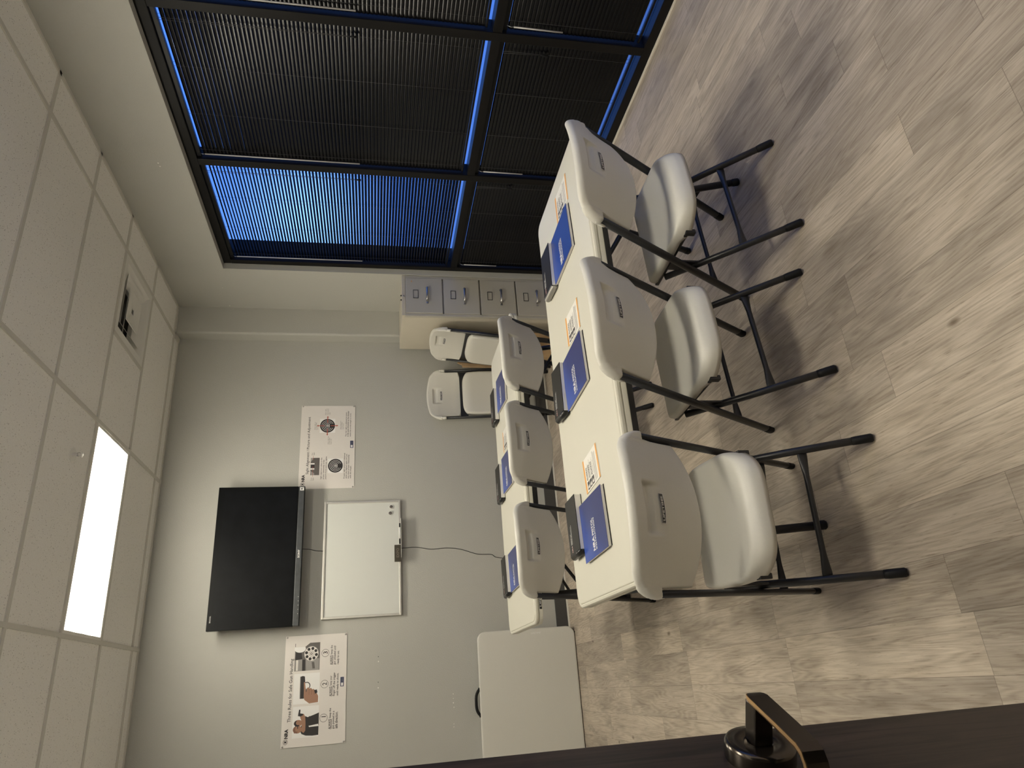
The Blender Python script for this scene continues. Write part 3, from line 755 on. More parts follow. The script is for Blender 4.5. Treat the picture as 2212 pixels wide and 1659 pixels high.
def make_blue_book():
    t = empty('blue_booklet'); w, h, z = 0.218, 0.279, 0.014
    MB().box(-w / 2 + 0.003, w / 2 - 0.002, -h / 2 + 0.002, h / 2 - 0.002, 0.0018, z - 0.002, 'pages').build('page_block', t)
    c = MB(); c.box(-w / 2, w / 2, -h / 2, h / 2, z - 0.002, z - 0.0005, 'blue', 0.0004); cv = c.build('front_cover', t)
    MB().box(-w / 2 + 0.004, w / 2, -h / 2 - 0.004, h / 2 - 0.003, 0.0, 0.0018, 'rubber').build('back_cover', t)
    p = MB(); zc = z - 0.0001
    text(p, 'NRA', 'bookwhite', Matrix.Translation((-w / 2 + 0.020, 0.000, zc)), 0.03, 0.050, 0.03, 'LEFT', 0.026)
    text(p, 'PISTOL', 'bookwhite', Matrix.Translation((-w / 2 + 0.075, 0.000, zc)), 0.03, 0.060, 0.02, 'LEFT', 0.022)
    text(p, 'INSTRUCTION', 'bookwhite', Matrix.Translation((-w / 2 + 0.020, -0.020, zc)), 0.02, 0.112, 0.02, 'LEFT', 0.013)
    p.build('cover_lettering', cv)
    return t
def make_card():
    t = empty('info_card'); w, h, z = 0.130, 0.182, 0.0022
    c = MB(); c.box(-w / 2, w / 2, -h / 2, h / 2, 0, z, 'cardpaper'); c.build('card', t)
    MB().box(-w / 2, w / 2, h / 2 - 0.016, h / 2, z, z + .0003, 'orange').build('border_band', t); MB().box(-w / 2, w / 2, -h / 2, -h / 2 + 0.012, z, z + .0003, 'orange').build('border_band', t)
    p = MB(); zc = z + 0.0005
    for k, (yy, wd) in enumerate(((0.052, .066), (0.022, .072), (-0.008, .066))):
        x0 = -w / 2 + 0.042
        text(p, 'ALWAYS', 'ink', Matrix.Translation((x0, yy, zc)), 0.02, 0.052, 0.04, 'LEFT', 0.0125)
        text(p, ['keep the gun pointed', 'keep your finger off the', 'keep the gun unloaded'][k], 'inkgrey', Matrix.Translation((x0, yy - 0.008, zc)), 0.006, wd * .95, 0.0, 'LEFT', 0.005)
        text(p, ['in a safe direction', 'trigger until ready', 'until ready to use'][k], 'inkgrey', Matrix.Translation((x0, yy - 0.015, zc)), 0.006, wd * .78, 0.0, 'LEFT', 0.005)
        p.box(-w / 2 + 0.006, -w / 2 + 0.036, yy - 0.013, yy + 0.012, zc - .0003, zc, 'ink')
        p.poly([(-w / 2 + 0.010, yy - 0.010, zc + .0003), (-w / 2 + 0.024, yy - 0.010, zc + .0003), (-w / 2 + 0.020, yy + 0.004, zc + .0003), (-w / 2 + 0.012, yy + 0.009, zc + .0003)], 'cardpaper')
    p.box(-w / 2 + 0.006, w / 2 - 0.010, -0.036, -0.0345, zc - .0003, zc, 'inkgrey')
    text(p, 'read the rules before every session', 'inkgrey', Matrix.Translation((-w / 2 + 0.008, -0.048, zc)), 0.006, 0.10, 0.0) if False else None
    for q in (-0.044, -0.052, -0.060): p.box(-w / 2 + 0.008, w / 2 - 0.018, q - 0.001, q + 0.001, zc - .0003, zc, 'inkmid')
    p.build('print', t)
    return t
BK, BK2, BB, CD = make_black_book('spiral'), make_black_book('spiralm'), make_blue_book(), make_card()
used = set()
def put(src, x, y, rz, label, cat, group):
    o = src if src.name not in used else copy_tree(src); used.add(src.name)
    o.location = (x, y, TZ + 0.0003); o.rotation_euler = (0, 0, math.radians(rz)); tag(o, label, cat, group); return o
gb, gl, gc = 'black books on the tables', 'blue booklets on the tables', 'orange-edged cards on the tables'
put(BK, 0.543, 2.606, 2.0, 'black spiral-bound book at the door end of the front table', 'book', gb)
put(BB, 0.500, 2.395, 2.5, 'blue booklet in front of the nearest chair on the front table', 'booklet', gl)
put(CD, 0.702, 2.368, 6.0, 'white card with orange edges and ALWAYS lines, between the left and middle settings', 'card', gc)
put(BK, 1.114, 2.611, -3.5, 'black spiral-bound book in the middle of the front table', 'book', gb)
put(BB, 1.112, 2.403, 3.5, 'blue booklet before the middle chair of the front table', 'booklet', gl)
put(CD, 1.318, 2.372, 0.0, 'orange-edged white card partly behind the middle front chair back', 'card', gc)
put(BK2, 1.690, 2.577, -3.0, 'black book with grey comb binding at the window end of the front table', 'book', gb)
put(BB, 1.694, 2.373, 2.5, 'bright blue booklet lit by the window on the front table', 'booklet', gl)
put(CD, 1.893, 2.318, -1.5, 'orange-edged white card nearest the window on the front table', 'card', gc)
put(BK, 0.586, 4.166, 3.0, 'black spiral-bound book at the left end of the rear table', 'book', gb)
put(BB, 0.592, 3.935, 2.0, 'blue booklet at the left end of the rear table, half hidden by a chair back', 'booklet', gl)
put(BK, 1.150, 4.160, -1.0, 'black spiral-bound book in the middle of the rear table', 'book', gb)
put(BB, 1.166, 3.935, -2.0, 'blue booklet in the middle of the rear table', 'booklet', gl)
put(CD, 1.373, 3.935, 0.0, 'orange-edged white card on the rear table, nearly hidden behind a chair back', 'card', gc)
put(BK, 1.668, 4.166, -3.0, 'black spiral-bound book at the cabinet end of the rear table', 'book', gb)
put(BB, 1.690, 3.935, -4.0, 'blue booklet at the cabinet end of the rear table', 'booklet', gl)

# ------------------------------------------------------------------ filing cabinet
CX0, CX1, CY0, CY1, CZ = 2.757, 3.132, 4.902, 5.503, 1.314
cw = CX1 - CX0
t = tag(empty('filing_cabinet', ((CX0 + CX1) / 2, (CY0 + CY1) / 2, 0)), 'tall beige four-drawer metal filing cabinet in the corner by the window', 'filing cabinet')
hx, hy = cw / 2, (CY1 - CY0) / 2
b = MB(); b.box(-hx, hx, -hy + 0.022, hy, 0.0, CZ - 0.022, 'cabinet', 0.003)
b.box(-hx, hx, -hy, hy, CZ - 0.030, CZ, 'cabinet', 0.004)
for sx in (-1, 1): b.box(sx * (hx - 0.011) - 0.011, sx * (hx - 0.011) + 0.011, -hy + 0.002, -hy + 0.03, 0.0, CZ - 0.02, 'cabface', 0.002)
b.box(-hx, hx, -hy + 0.002, -hy + 0.03, 0.0, 0.085, 'cabface', 0.002); b.box(-hx + 0.022, hx - 0.022, -hy + 0.004, -hy + 0.03, CZ - 0.05, CZ - 0.02, 'cabface')
b.build('body', t)
for k in range(4):
    z1 = CZ - 0.034 - k * 0.3055; z0 = z1 - 0.294; x0, x1 = -hx + 0.024, hx - 0.024
    d = MB(); d.box(x0, x1, -hy - 0.004, -hy + 0.024, z0, z1, 'cabface', 0.004); dr = d.build('drawer', t)
    zc = z1 - 0.078
    f = MB(); fx0, fx1 = -0.028, 0.050
    for (a, bb, c, dd) in ((fx0, fx1, zc - 0.021, zc - 0.017), (fx0, fx1, zc + 0.017, zc + 0.021), (fx0, fx0 + 0.004, zc - 0.021, zc + 0.021), (fx1 - 0.004, fx1, zc - 0.021, zc + 0.021)):
        f.box(a, bb, -hy - 0.008, -hy - 0.003, c, dd, 'holder', 0.0008)
    f.box(fx0 + 0.004, fx1 - 0.004, -hy - 0.0052, -hy - 0.0038, zc - 0.017, zc + 0.017, 'cabface'); f.build('label_holder', dr)
    zh = z1 - 0.170; h = MB()
    h.tube([(-0.045, -hy - 0.002, zh), (-0.047, -hy - 0.022, zh), (-0.040, -hy - 0.032, zh), (0.055, -hy - 0.034, zh), (0.066, -hy - 0.026, zh), (0.068, -hy - 0.002, zh)], 0.0085, 'chrome', 8, 0.006, ref=(0, 0, 1)); h.build('handle', dr)
    l = MB(); l.box(-0.076, -0.060, -hy - 0.012, -hy - 0.003, zh - 0.008, zh + 0.008, 'chrome', 0.002); l.build('thumb_latch', dr)
l = MB(); l.lathe([(0.007, 0), (0.007, 0.008), (0.0005, 0.009)], 'chrome', 14, Matrix.Translation((-0.012, -hy + 0.002, CZ - 0.013)) @ Matrix.Rotation(PI / 2, 4, 'X')); l.build('lock', t)
s = MB(); s.box(0.124, 0.136, -hy - 0.0052, -hy - 0.0038, CZ - 0.083, CZ - 0.077, 'orange'); s.build('sticker', t)
for k, dx in enumerate((-0.004, 0.036)):
    m_ = MB(); m_.lathe([(0.006, 0), (0.0065, 0.004), (0.004, 0.010), (0.0005, 0.011)], 'rubber', 12)
    o = m_.build('bumper'); o.location = ((CX0 + CX1) / 2 + dx - 0.03, CY0 + 0.02, CZ)
    tag(o, 'tiny black knob on top of the cabinet, %s' % ('nearer the window' if dx > 0 else 'farther from the window'), 'knob', 'tiny black knobs on the cabinet')

# flat cardboard box between the folded chair and the cabinet
t = tag(empty('cardboard_box', (2.640, 5.235, 0), math.radians(6)), 'flattened brown cardboard box behind the folded chair beside the cabinet', 'cardboard box')
TB = Matrix.Rotation(math.radians(6.6), 4, 'Y')
pl = [(-0.22, 0.003), (0.285, 0.003), (0.285, 0.765), (0.05, 0.770), (0.04, 0.40), (-0.22, 0.36)]
MB().rings([[(x, y, z) for y, z in pl] for x in (-0.020, -0.004)], 'card', TB).build('panel', t)
MB().rings([[(x, y, z) for x, z in ((-0.066, 0.003), (-0.022, 0.003), (-0.022, 0.790), (-0.120, 0.812), (-0.134, 0.770), (-0.155, 0.765))] for y in (0.200, 0.210)], 'card', TB).build('side_flap', t)

# ------------------------------------------------------------------ wall things
# television
TY = 5.490
t = tag(empty('television', (1.016, TY, 2.375)), 'large black flat television hung high on the grey back wall', 'television')
TT = Matrix.Rotation(math.radians(2.0), 4, 'X')
x0, x1, z0, z1 = -0.521, 0.524, -0.316, 0.317; zb = -0.268
MB().box(x0, x1, 0.0, 0.052, zb, z1, 'tvblack', 0.004, TT).build('cabinet', t)
MB().box(x0 + 0.040, x1 - 0.040, -0.0008, 0.002, zb + 0.010, z1 - 0.045, 'tvscreen', 0, TT).build('screen', t)
bz = MB(); bz.box(x0 + 0.004, x1, -0.003, 0.048, z0 + 0.004, zb - 0.001, 'tvgrey', 0.004, TT); bz.box(x0 + 0.004, x1, -0.001, 0.050, z0, z0 + 0.006, 'tvblack', 0.001, TT)
bzo = bz.build('lower_bezel', t)
RX = TT @ Matrix.Rotation(PI / 2, 4, 'X')
def onface(x, z, off): return TT @ Matrix.Translation((x, off, z)) @ Matrix.Rotation(PI / 2, 4, 'X')
p = MB(); text(p, 'SONY', 'bookwhite', onface(-0.030, -0.297, -0.0036), 0.02, 0.062, 0.03, 'LEFT', 0.0155)
for q in range(5): p.box(-0.435 + q * 0.030, -0.431 + q * 0.030, -0.0036, -0.003, -0.304, -0.300, 'silver', 0, TT)
p.box(-0.47, -0.452, -0.0036, -0.003, -0.302, -0.299, 'black', 0, TT)
p.build('maker_mark', bzo)
p = MB(); text(p, 'BRAVIA', 'silver', onface(x0 + 0.055, z1 - 0.026, -0.0006), 0.02, 0.047, 0.01, 'LEFT', 0.009); p.build('model_mark', bpy.data.objects['cabinet'])
p = MB(); p.box(x1 - 0.034, x1 - 0.008, -0.0038, -0.003, -0.308, -0.278, 'pwhite', 0, TT); p.box(x1 - 0.028, x1 - 0.014, -0.0042, -0.0036, -0.296, -0.288, 'black', 0, TT); p.box(x1 - 0.018, x1 - 0.012, -0.0042, -0.0036, -0.304, -0.298, 'inkmid', 0, TT); p.build('sticker', bzo)
mt = MB(); mt.box(-0.20, 0.20, 0.05, 0.075, -0.18, 0.18, 'steel', 0.003); mt.box(-0.05, 0.05, 0.07, D - TY - 0.004, -0.10, 0.10, 'steel', 0.003); mt.build('wall_mount', t)

# whiteboard
WX0, WX1, WZ0, WZ1 = 0.540, 1.436, 1.318, 1.915
t = tag(empty('whiteboard', ((WX0 + WX1) / 2, D - 0.0065, (WZ0 + WZ1) / 2), 0), 'small aluminium-framed dry-erase whiteboard below the television', 'whiteboard')
hx, hz = (WX1 - WX0) / 2, (WZ1 - WZ0) / 2
MB().box(-hx + 0.01, hx - 0.01, -0.012, 0.0, -hz + 0.01, hz - 0.01, 'whiteboard').build('panel', t)
f = MB(); fw = 0.017
f.box(-hx, hx, -0.021, 0, hz - fw, hz, 'alu', 0.003); f.box(-hx, hx, -0.021, 0, -hz, -hz + fw, 'alu', 0.003); f.box(-hx, -hx + fw, -0.0208, 0, -hz + fw, hz - fw, 'alu', 0.003); f.box(hx - fw, hx, -0.0208, 0, -hz + fw, hz - fw, 'alu', 0.003)
f.build('frame', t)
MB().box(-0.02, 0.29, -0.062, -0.018, -hz - 0.003, -hz + 0.001, 'alu', 0.001).build('pen_tray', t)
# things on the whiteboard
ty = D - 0.0065
t = tag(empty('board_eraser', (1.003, ty - 0.042, WZ0 + 0.0015)), 'dark felt board eraser standing on the whiteboard tray', 'eraser')
MB().box(-0.064, 0.064, -0.014, 0.012, 0, 0.050, 'eraser', 0.003).build('felt_block', t)
p = MB(); text(p, 'EXPO', 'erasermark', Matrix.Translation((-0.036, -0.0146, 0.015)) @ Matrix.Rotation(PI / 2, 4, 'X'), 0.02, 0.072, 0.03, 'LEFT', 0.022); p.build('lettering', t)
for k, (x, z) in enumerate(((1.381, 1.392), (1.329, 1.399))):
    t = tag(empty('magnet', (x, ty - 0.012, z)), 'round dark magnet on the whiteboard, the one %s its right edge' % ('nearest' if k == 0 else 'farther from'), 'magnet', 'round magnets on the whiteboard')
    R_ = Matrix.Rotation(PI / 2, 4, 'X')
    MB().lathe([(0.0165, 0), (0.0175, 0.004), (0.0165, 0.008), (0.0135, 0.0085), (0.013, 0.006)], 'bookwhite', 24, R_).build('rim', t)
    MB().lathe([(0.013, 0.006), (0.011, 0.009), (0.0005, 0.0095)], 'inkgrey', 24, R_).build('cap', t)
for k, (xa, xb, capm) in enumerate(((1.078, 1.118, 'black'), (1.122, 1.240, 'pwhite'))):
    t = tag(empty('marker_pen', ((xa + xb) / 2, ty - 0.034 - 0.006 * k, WZ0 + 0.0082)), ['short black marker beside the eraser on the whiteboard tray', 'white marker with dark cap on the whiteboard tray'][k], 'marker', 'markers on the whiteboard tray')
    L = (xb - xa) / 2
    MB().tube([(-L, 0, 0), (L * 0.45, 0, 0)], 0.0065, capm, 10, ref=(0, 0, 1)).build('barrel', t)
    MB().tube([(L * 0.45, 0, 0), (L, 0, 0)], 0.0068, 'black', 10, ref=(0, 0, 1), radii=[1, 0.85]).build('cap', t)

# cord from the television down behind the whiteboard to the floor
cp = [(1.076, 2.10), (1.070, 2.02), (1.052, 1.92), (1.050, 1.62), (1.049, 1.34), (1.052, 1.20), (1.032, 1.08), (1.036, 0.95), (1.020, 0.838), (0.977, 0.708), (0.969, 0.595), (0.945, 0.555), (0.930, 0.44), (0.925, 0.30)]
fine = []
for i in range(len(cp) - 1):
    p0, p1, p2, p3 = [Vector(cp[max(0, min(len(cp) - 1, i + k))]) for k in (-1, 0, 1, 2)]
    for s_ in range(6):
        u = s_ / 6; fine.append(0.5 * ((2 * p1) + (-p0 + p2) * u + (2 * p0 - 5 * p1 + 4 * p2 - p3) * u * u + (-p0 + 3 * p1 - 3 * p2 + p3) * u ** 3))
fine.append(Vector(cp[-1]))
tag(MB().tube([(p.x, D - 0.0030, p.y) for p in fine], 0.0023, 'rubber', 6).build('power_cord'), 'thin black cord running down the wall from the television past the whiteboard', 'cord')

# posters ------------------------------------------------------------
def poster(name, label, x0, x1, z0, z1, draw, curl=0.0):
    w, h = x1 - x0, z1 - z0
    t = tag(empty(name, (x0, D - 0.004, z0)), label, 'poster', 'instruction posters pinned to the back wall')
    # paper: slightly bowed sheet
    vs = []; fs = []; n = 12
    for i in range(n + 1):
        for j in range(3):
            u = i / n; v = j / 2; vs.append((u * w, 0.0, v * h))
    for i in range(n):
        for j in range(2): a = i * 3 + j; fs.append((a, a + 3, a + 4, a + 1))
    sh = MB().add(vs, fs, 'paper'); sh.add([(0, 0.0015, 0), (w, 0.0015, 0), (w, 0.0015, h), (0, 0.0015, h)], [(0, 1, 2, 3)], 'paper'); sh.build('sheet', t)
    def T(p, q, off=0.0006): return Matrix.Translation((p * w, -off, (1 - q) * h)) @ Matrix.Rotation(PI / 2, 4, 'X')
    draw(t, w, h, T)
    for k, (p, q) in enumerate(((0.012, 0.025), (0.988, 0.025), (0.988, 0.975), (0.012, 0.975))):
        MB().lathe([(0.006, 0), (0.006, 0.003), (0.003, 0.005), (0.0005, 0.006)], 'chrome', 12, T(p, q, 0.0005)).build('push_pin', t)
    return t
class Art(MB):
    """2-D drawing: pixel-like (p right, q down, 0..1 of the poster) to the sheet, each shape a hair above the last."""
    def __init__(s, T, w, h): super().__init__(); s.T = T; s.w = w; s.h = h; s.o = 0.0007
    def pt(s, p, q, o): return s.T(0, 0, o) @ Vector((p * s.w, -q * s.h, 0))
    def shape(s, pts, m): s.o += 0.00006; s.add([s.pt(p, q, s.o) for p, q in pts], [list(range(len(pts)))], m); return s
    def rect(s, p0, p1, q0, q1, m): return s.shape([(p0, q1), (p1, q1), (p1, q0), (p0, q0)], m)
    def disc(s, p, q, r, m, n=32, r2=None, k=None):
        s.o += 0.00006; rr = r if r2 is None else r2
        s.add([s.pt(p + r * math.cos(2 * PI * i / n) / s.w, q + rr * math.sin(2 * PI * i / n) / s.h, s.o) for i in range(n)], [list(range(n))], m); return s
    def ring(s, p, q, r, th, m, n=36):
        s.o += 0.00006; vs = []
        for i in range(n):
            a = 2 * PI * i / n
            for rr in (r, r - th): vs.append(s.pt(p + rr * math.cos(a) / s.w, q + rr * math.sin(a) / s.h, s.o))
        s.add(vs, [(2 * i, 2 * ((i + 1) % n), 2 * ((i + 1) % n) + 1, 2 * i + 1) for i in range(n)], m); return s
    def txt(s, body, p, q, width, m='ink', bold=0.012, height=None, align='LEFT'):
        s.o += 0.00002; text(s, body, m, s.T(p, q, s.o), 0.02, width * s.w, bold, align, height)
        return s
def nra(a, p, q):
    a.ring(p, q, 0.0155, 0.0022, 'ink'); a.rect(p - 0.006, p + 0.006, q - 0.016, q + 0.016, 'ink'); a.rect(p - 0.011, p + 0.011, q - 0.016, q - 0.008, 'ink'); a.rect(p - 0.011, p + 0.011, q + 0.008, q + 0.016, 'ink')
    a.txt('NRA', p + 0.028, q + 0.030, 0.082, 'ink', 0.05, 0.024)
def badge_logo(a, p0, p1, q0, q1):
    a.rect(p0, p1, q0, q1, 'navy'); a.rect(p0 + 0.006, p0 + (p1 - p0) * 0.4, q0 + 0.012, q1 - 0.012, 'pwhite')
    a.txt('TRAINING', p0 + (p1 - p0) * 0.45, q1 - 0.018, (p1 - p0) * 0.48, 'inkmid', 0.0, 0.008)

def draw_rules(t, w, h, T):
    a = Art(T, w, h); nra(a, 0.05, 0.07); a.build('logo', t)
    a = Art(T, w, h); a.txt('Three Rules for Safe Gun Handling', 0.218, 0.135, 0.57, 'ink', 0.008, 0.030); a.build('heading', t)
    # photo 1: two people in black shirts, arms out with a pistol
    a = Art(T, w, h); P0, P1, Q0, Q1 = 0.076, 0.350, 0.165, 0.575
    def S(pts): return [(P0 + (P1 - P0) * x, Q0 + (Q1 - Q0) * y) for x, y in pts]
    a.rect(P0, P1, Q0, Q1, 'pwhite')
    a.shape(S([(.05, 1), (.04, .78), (.06, .52), (.12, .36), (.22, .30), (.34, .32), (.44, .38), (.60, .44), (.68, .48), (.64, .58), (.70, .80), (.76, 1)]), 'ink')
    a.shape(S([(.58, .98), (.60, .70), (.66, .60), (.70, .99)]), 'ink')
    a.shape(S([(.33, 1), (.32, .64), (.36, .62), (.40, .98)]), 'pwhite')
    a.shape(S([(.15, .44), (.20, .36), (.40, .36), (.62, .38), (.74, .34), (.76, .42), (.66, .48), (.45, .50), (.22, .50)]), 'skin')
    a.shape(S([(.42, .40), (.62, .30), (.70, .28), (.74, .36), (.66, .42)]), 'skin')
    a.disc(P0 + (P1 - P0) * .27, Q0 + (Q1 - Q0) * .20, 0.0245, 'skin', 24, 0.031); a.shape(S([(.155, .20), (.16, .08), (.25, .045), (.34, .07), (.375, .14), (.30, .11), (.22, .13), (.20, .22)]), 'skindark')
    a.disc(P0 + (P1 - P0) * .47, Q0 + (Q1 - Q0) * .22, 0.021, 'skin', 24, 0.029); a.shape(S([(.37, .25), (.37, .12), (.45, .06), (.54, .10), (.56, .17), (.48, .13), (.42, .17), (.41, .27)]), 'ink')
    a.rect(P0 + (P1 - P0) * .30, P0 + (P1 - P0) * .37, Q0 + (Q1 - Q0) * .195, Q0 + (Q1 - Q0) * .225, 'ink')
    a.shape(S([(.68, .30), (.70, .20), (.90, .235), (.90, .29), (.78, .285), (.76, .40), (.71, .39)]), 'ink')
    a.build('photo', t)
    # photo 2: hand on a pistol, finger along the frame
    a = Art(T, w, h); P0, P1, Q0, Q1 = 0.372, 0.645, 0.160, 0.570
    def S(pts): return [(P0 + (P1 - P0) * x, Q0 + (Q1 - Q0) * y) for x, y in pts]
    a.rect(P0, P1, Q0, Q1, 'pwhite')
    a.shape(S([(.17, .25), (.90, .24), (.92, .34), (.90, .42), (.72, .44), (.60, .42), (.45, .45), (.40, .55), (.17, .40)]), 'ink')
    a.shape(S([(.17, .25), (.90, .24), (.90, .27), (.17, .28)]), 'inkgrey')
    a.ring(P0 + (P1 - P0) * .585, Q0 + (Q1 - Q0) * .50, 0.026, 0.0055, 'ink')
    a.shape(S([(.22, .42), (.44, .44), (.47, .62), (.42, .86), (.30, .90), (.22, .80)]), 'ink')
    a.shape(S([(.0, .62), (.02, .96), (.22, .96), (.36, .88), (.46, .66), (.46, .52), (.30, .46), (.20, .40), (.12, .44)]), 'skin')
    a.shape(S([(.22, .40), (.46, .40), (.70, .385), (.72, .43), (.48, .47), (.26, .50)]), 'skin')
    for i, (yy, l) in enumerate(((.56, .50), (.66, .48), (.76, .44))): a.shape(S([(.26, yy - .045), (l, yy - .05), (l + .03, yy), (l, yy + .045), (.26, yy + .04)]), 'skin'); a.shape(S([(.28, yy + .035), (l, yy + .035), (l, yy + .05), (.28, yy + .05)]), 'skindark')
    a.shape(S([(.30, .84), (.42, .80), (.44, .90), (.34, .93)]), 'ink')
    a.build('photo', t)
    # photo 3: open revolver cylinder
    a = Art(T, w, h); P0, P1, Q0, Q1 = 0.670, 0.928, 0.158, 0.560
    def S(pts): return [(P0 + (P1 - P0) * x, Q0 + (Q1 - Q0) * y) for x, y in pts]
    a.rect(P0, P1, Q0, Q1, 'inkgrey')
    a.shape(S([(0, .30), (0, 0.02), (.42, 0.02), (.42, .30)]), 'inkmid'); a.shape(S([(.02, .14), (.02, .06), (.40, .06), (.40, .14)]), 'paper')
    a.shape(S([(0, .42), (0, .32), (.40, .30), (.40, .42)]), 'ink')
    a.shape(S([(.0, .98), (.0, .46), (.42, .44), (.42, .98)]), 'inkmid'); a.shape(S([(.06, .82), (.06, .72), (.30, .68), (.30, .78)]), 'inkgrey')
    a.shape(S([(.42, .30), (.40, .02), (.72, .04), (.68, .26)]), 'ink'); a.disc(P0 + (P1 - P0) * .80, Q0 + (Q1 - Q0) * .20, 0.026, 'pwhite', 28, 0.040)
    a.shape(S([(.86, .40), (.86, .02), (1, .02), (1, .60)]), 'paper')
    cx, cy = P0 + (P1 - P0) * .60, Q0 + (Q1 - Q0) * .66; R = 0.052
    a.disc(cx, cy, R, 'inkmid', 40); a.disc(cx, cy, R - 0.003, 'paper', 40)
    for i in range(8):
        an = 2 * PI * (i + 0.3) / 8; a.disc(cx + 0.036 * math.cos(an) / w, cy + 0.036 * math.sin(an) / h, 0.0105, 'ink', 16)
    a.ring(cx, cy, 0.019, 0.003, 'inkmid'); a.disc(cx, cy, 0.009, 'inkgrey', 16); a.disc(cx, cy, 0.0045, 'paper', 12)
    a.build('photo', t)
    caps = [(0.232, 0.130, ('keep the', 'gun pointed in a', 'safe direction.')), (0.535, 0.420, ('keep your', 'finger off the trigger', 'until ready to shoot.')), (0.822, 0.708, ('keep the', 'gun unloaded until', 'ready to use.'))]
    for k, (pc, pl, lines) in enumerate(caps):
        a = Art(T, w, h); a.ring(pc, 0.650, 0.027, 0.0022, 'ink'); a.txt(str(k + 1), pc - (0.012 if k else 0.004), 0.685, 0.024 if k else 0.007, 'ink', 0.01, 0.031)
        a.txt('ALWAYS', pl, 0.765, 0.088, 'ink', 0.02, 0.0165); a.rect(pl, pl + 0.088, 0.770, 0.777, 'ink')
        a.txt(lines[0], pl + 0.098, 0.765, 0.088 if k == 1 else 0.085, 'ink', 0.01, 0.0185)
        for i, ln in enumerate(lines[1:]): a.txt(ln, pl, 0.818 + i * 0.055, 0.0098 * len(ln), 'ink', 0.01, 0.0195)
        a.build('caption', t)
    a = Art(T, w, h); badge_logo(a, 0.502, 0.588, 0.905, 0.960); a.build('emblem', t)
def draw_sight(t, w, h, T):
    a = Art(T, w, h); nra(a, 0.052, 0.075); a.build('logo', t)
    a = Art(T, w, h); a.txt('Sight Alignment / Picture and Adjustment', 0.167, 0.170, 0.69, 'ink', 0.008, 0.027); a.build('heading', t)
    a = Art(T, w, h); a.rect(0.157, 0.360, 0.205, 0.365, 'inkgrey')
    a.shape([(0.157, 0.275), (0.157, 0.215), (0.205, 0.205), (0.180, 0.275)], 'inkmid'); a.shape([(0.36, 0.245), (0.36, 0.205), (0.31, 0.205), (0.345, 0.245)], 'inkmid')
    a.rect(0.222, 0.238, 0.205, 0.275, 'pwhite'); a.rect(0.283, 0.298, 0.205, 0.275, 'pwhite'); a.rect(0.244, 0.277, 0.215, 0.275, 'ink')
    a.rect(0.138, 0.262, 0.246, 0.251, 'red'); a.rect(0.335, 0.385, 0.246, 0.251, 'red')
    a.txt('Front', 0.094, 0.235, 0.034, 'inkgrey', 0.0); a.txt('Sight', 0.094, 0.268, 0.034, 'inkgrey', 0.0); a.txt('Rear', 0.392, 0.235, 0.030, 'inkgrey', 0.0); a.txt('Sight', 0.392, 0.268, 0.034, 'inkgrey', 0.0); a.build('diagram', t)
    def target(p0, p1, q0, q1, arrows):
        a = Art(T, w, h); a.rect(p0, p1, q0, q1, 'pwhite'); cx, cy = (p0 + p1) / 2, (q0 + q1) / 2; R = min((p1 - p0) * w, (q1 - q0) * h) / 2 * 0.97
        a.disc(cx, cy, R, 'ink', 48)
        for k in (0.80, 0.60, 0.40, 0.22): a.ring(cx, cy, R * k, R * 0.045, 'pwhite')
        a.disc(cx, cy, R * 0.09, 'pwhite', 12)
        a.rect(cx - R * 0.30 / w, cx + R * 0.30 / w, cy + R * 0.24 / h, cy + R * 0.98 / h, 'ink'); a.rect(cx - R * 0.26 / w, cx + R * 0.26 / w, cy + R * 0.22 / h, cy + R * 0.27 / h, 'pwhite')
        if arrows:
            A = R * 1.45; th = R * 0.05
            for dx, dy in ((1, 0), (-1, 0), (0, 1), (0, -1)):
                def Q(al, ac): return (cx + (dx * al - dy * ac) / w, cy + (dy * al + dx * ac) / h)
                a.shape([Q(R * .42, -th), Q(A * .86, -th), Q(A * .86, th), Q(R * .42, th)], 'red'); a.shape([Q(A * .84, -th * 2.4), Q(A, 0), Q(A * .84, th * 2.4)], 'red')
        a.build('target', t)
    target(0.178, 0.348, 0.515, 0.790, False); target(0.662, 0.835, 0.345, 0.630, True)
    def para(lines, p, q, wd, dq, m='ink', b=0.008, hh=0.0135):
        a = Art(T, w, h); mx = max(len(l) for l in lines)
        for i, l in enumerate(lines): a.txt(l, p, q + dq * i, wd * len(l) / mx, m, b, hh)
        a.build('caption', t)
    para(['Sight alignment refers to the', 'proper relationship of the', "pistol's front and rear sights."], 0.108, 0.408, 0.27, 0.042)
    para(['Proper sight picture is obtained', 'when the aligned sights are put', 'into their proper relationship', 'with the target.'], 0.110, 0.825, 0.30, 0.038)
    para(['The rear sight is adjusted to move', 'in the same direction as the shooter', 'wants hits on the target to move.'], 0.612, 0.842, 0.32, 0.040)
    para(['Adjust sight up', 'to move bullet', 'impact up.'], 0.700, 0.262, 0.095, 0.026, 'inkgrey', 0.0, 0.008)
    para(['Adjust sight left', 'to move bullet', 'impact left.'], 0.520, 0.515, 0.098, 0.026, 'inkgrey', 0.0, 0.008)
    para(['Adjust sight', 'right to move', 'bullet impact', 'right.'], 0.882, 0.450, 0.080, 0.026, 'inkgrey', 0.0, 0.008)
    para(['Adjust sight down', 'to move bullet', 'impact down.'], 0.702, 0.735, 0.108, 0.026, 'inkgrey', 0.0, 0.008)
    a = Art(T, w, h); badge_logo(a, 0.475, 0.562, 0.915, 0.972); a.build('emblem', t)
poster('rules_poster', 'landscape poster with three photos of gun handling rules, left of the television', -0.296, 0.438, 1.722, 2.160, draw_rules)
poster('sight_poster', 'landscape poster with two black round targets, right of the television', 1.552, 2.272, 1.688, 2.127, draw_sight)

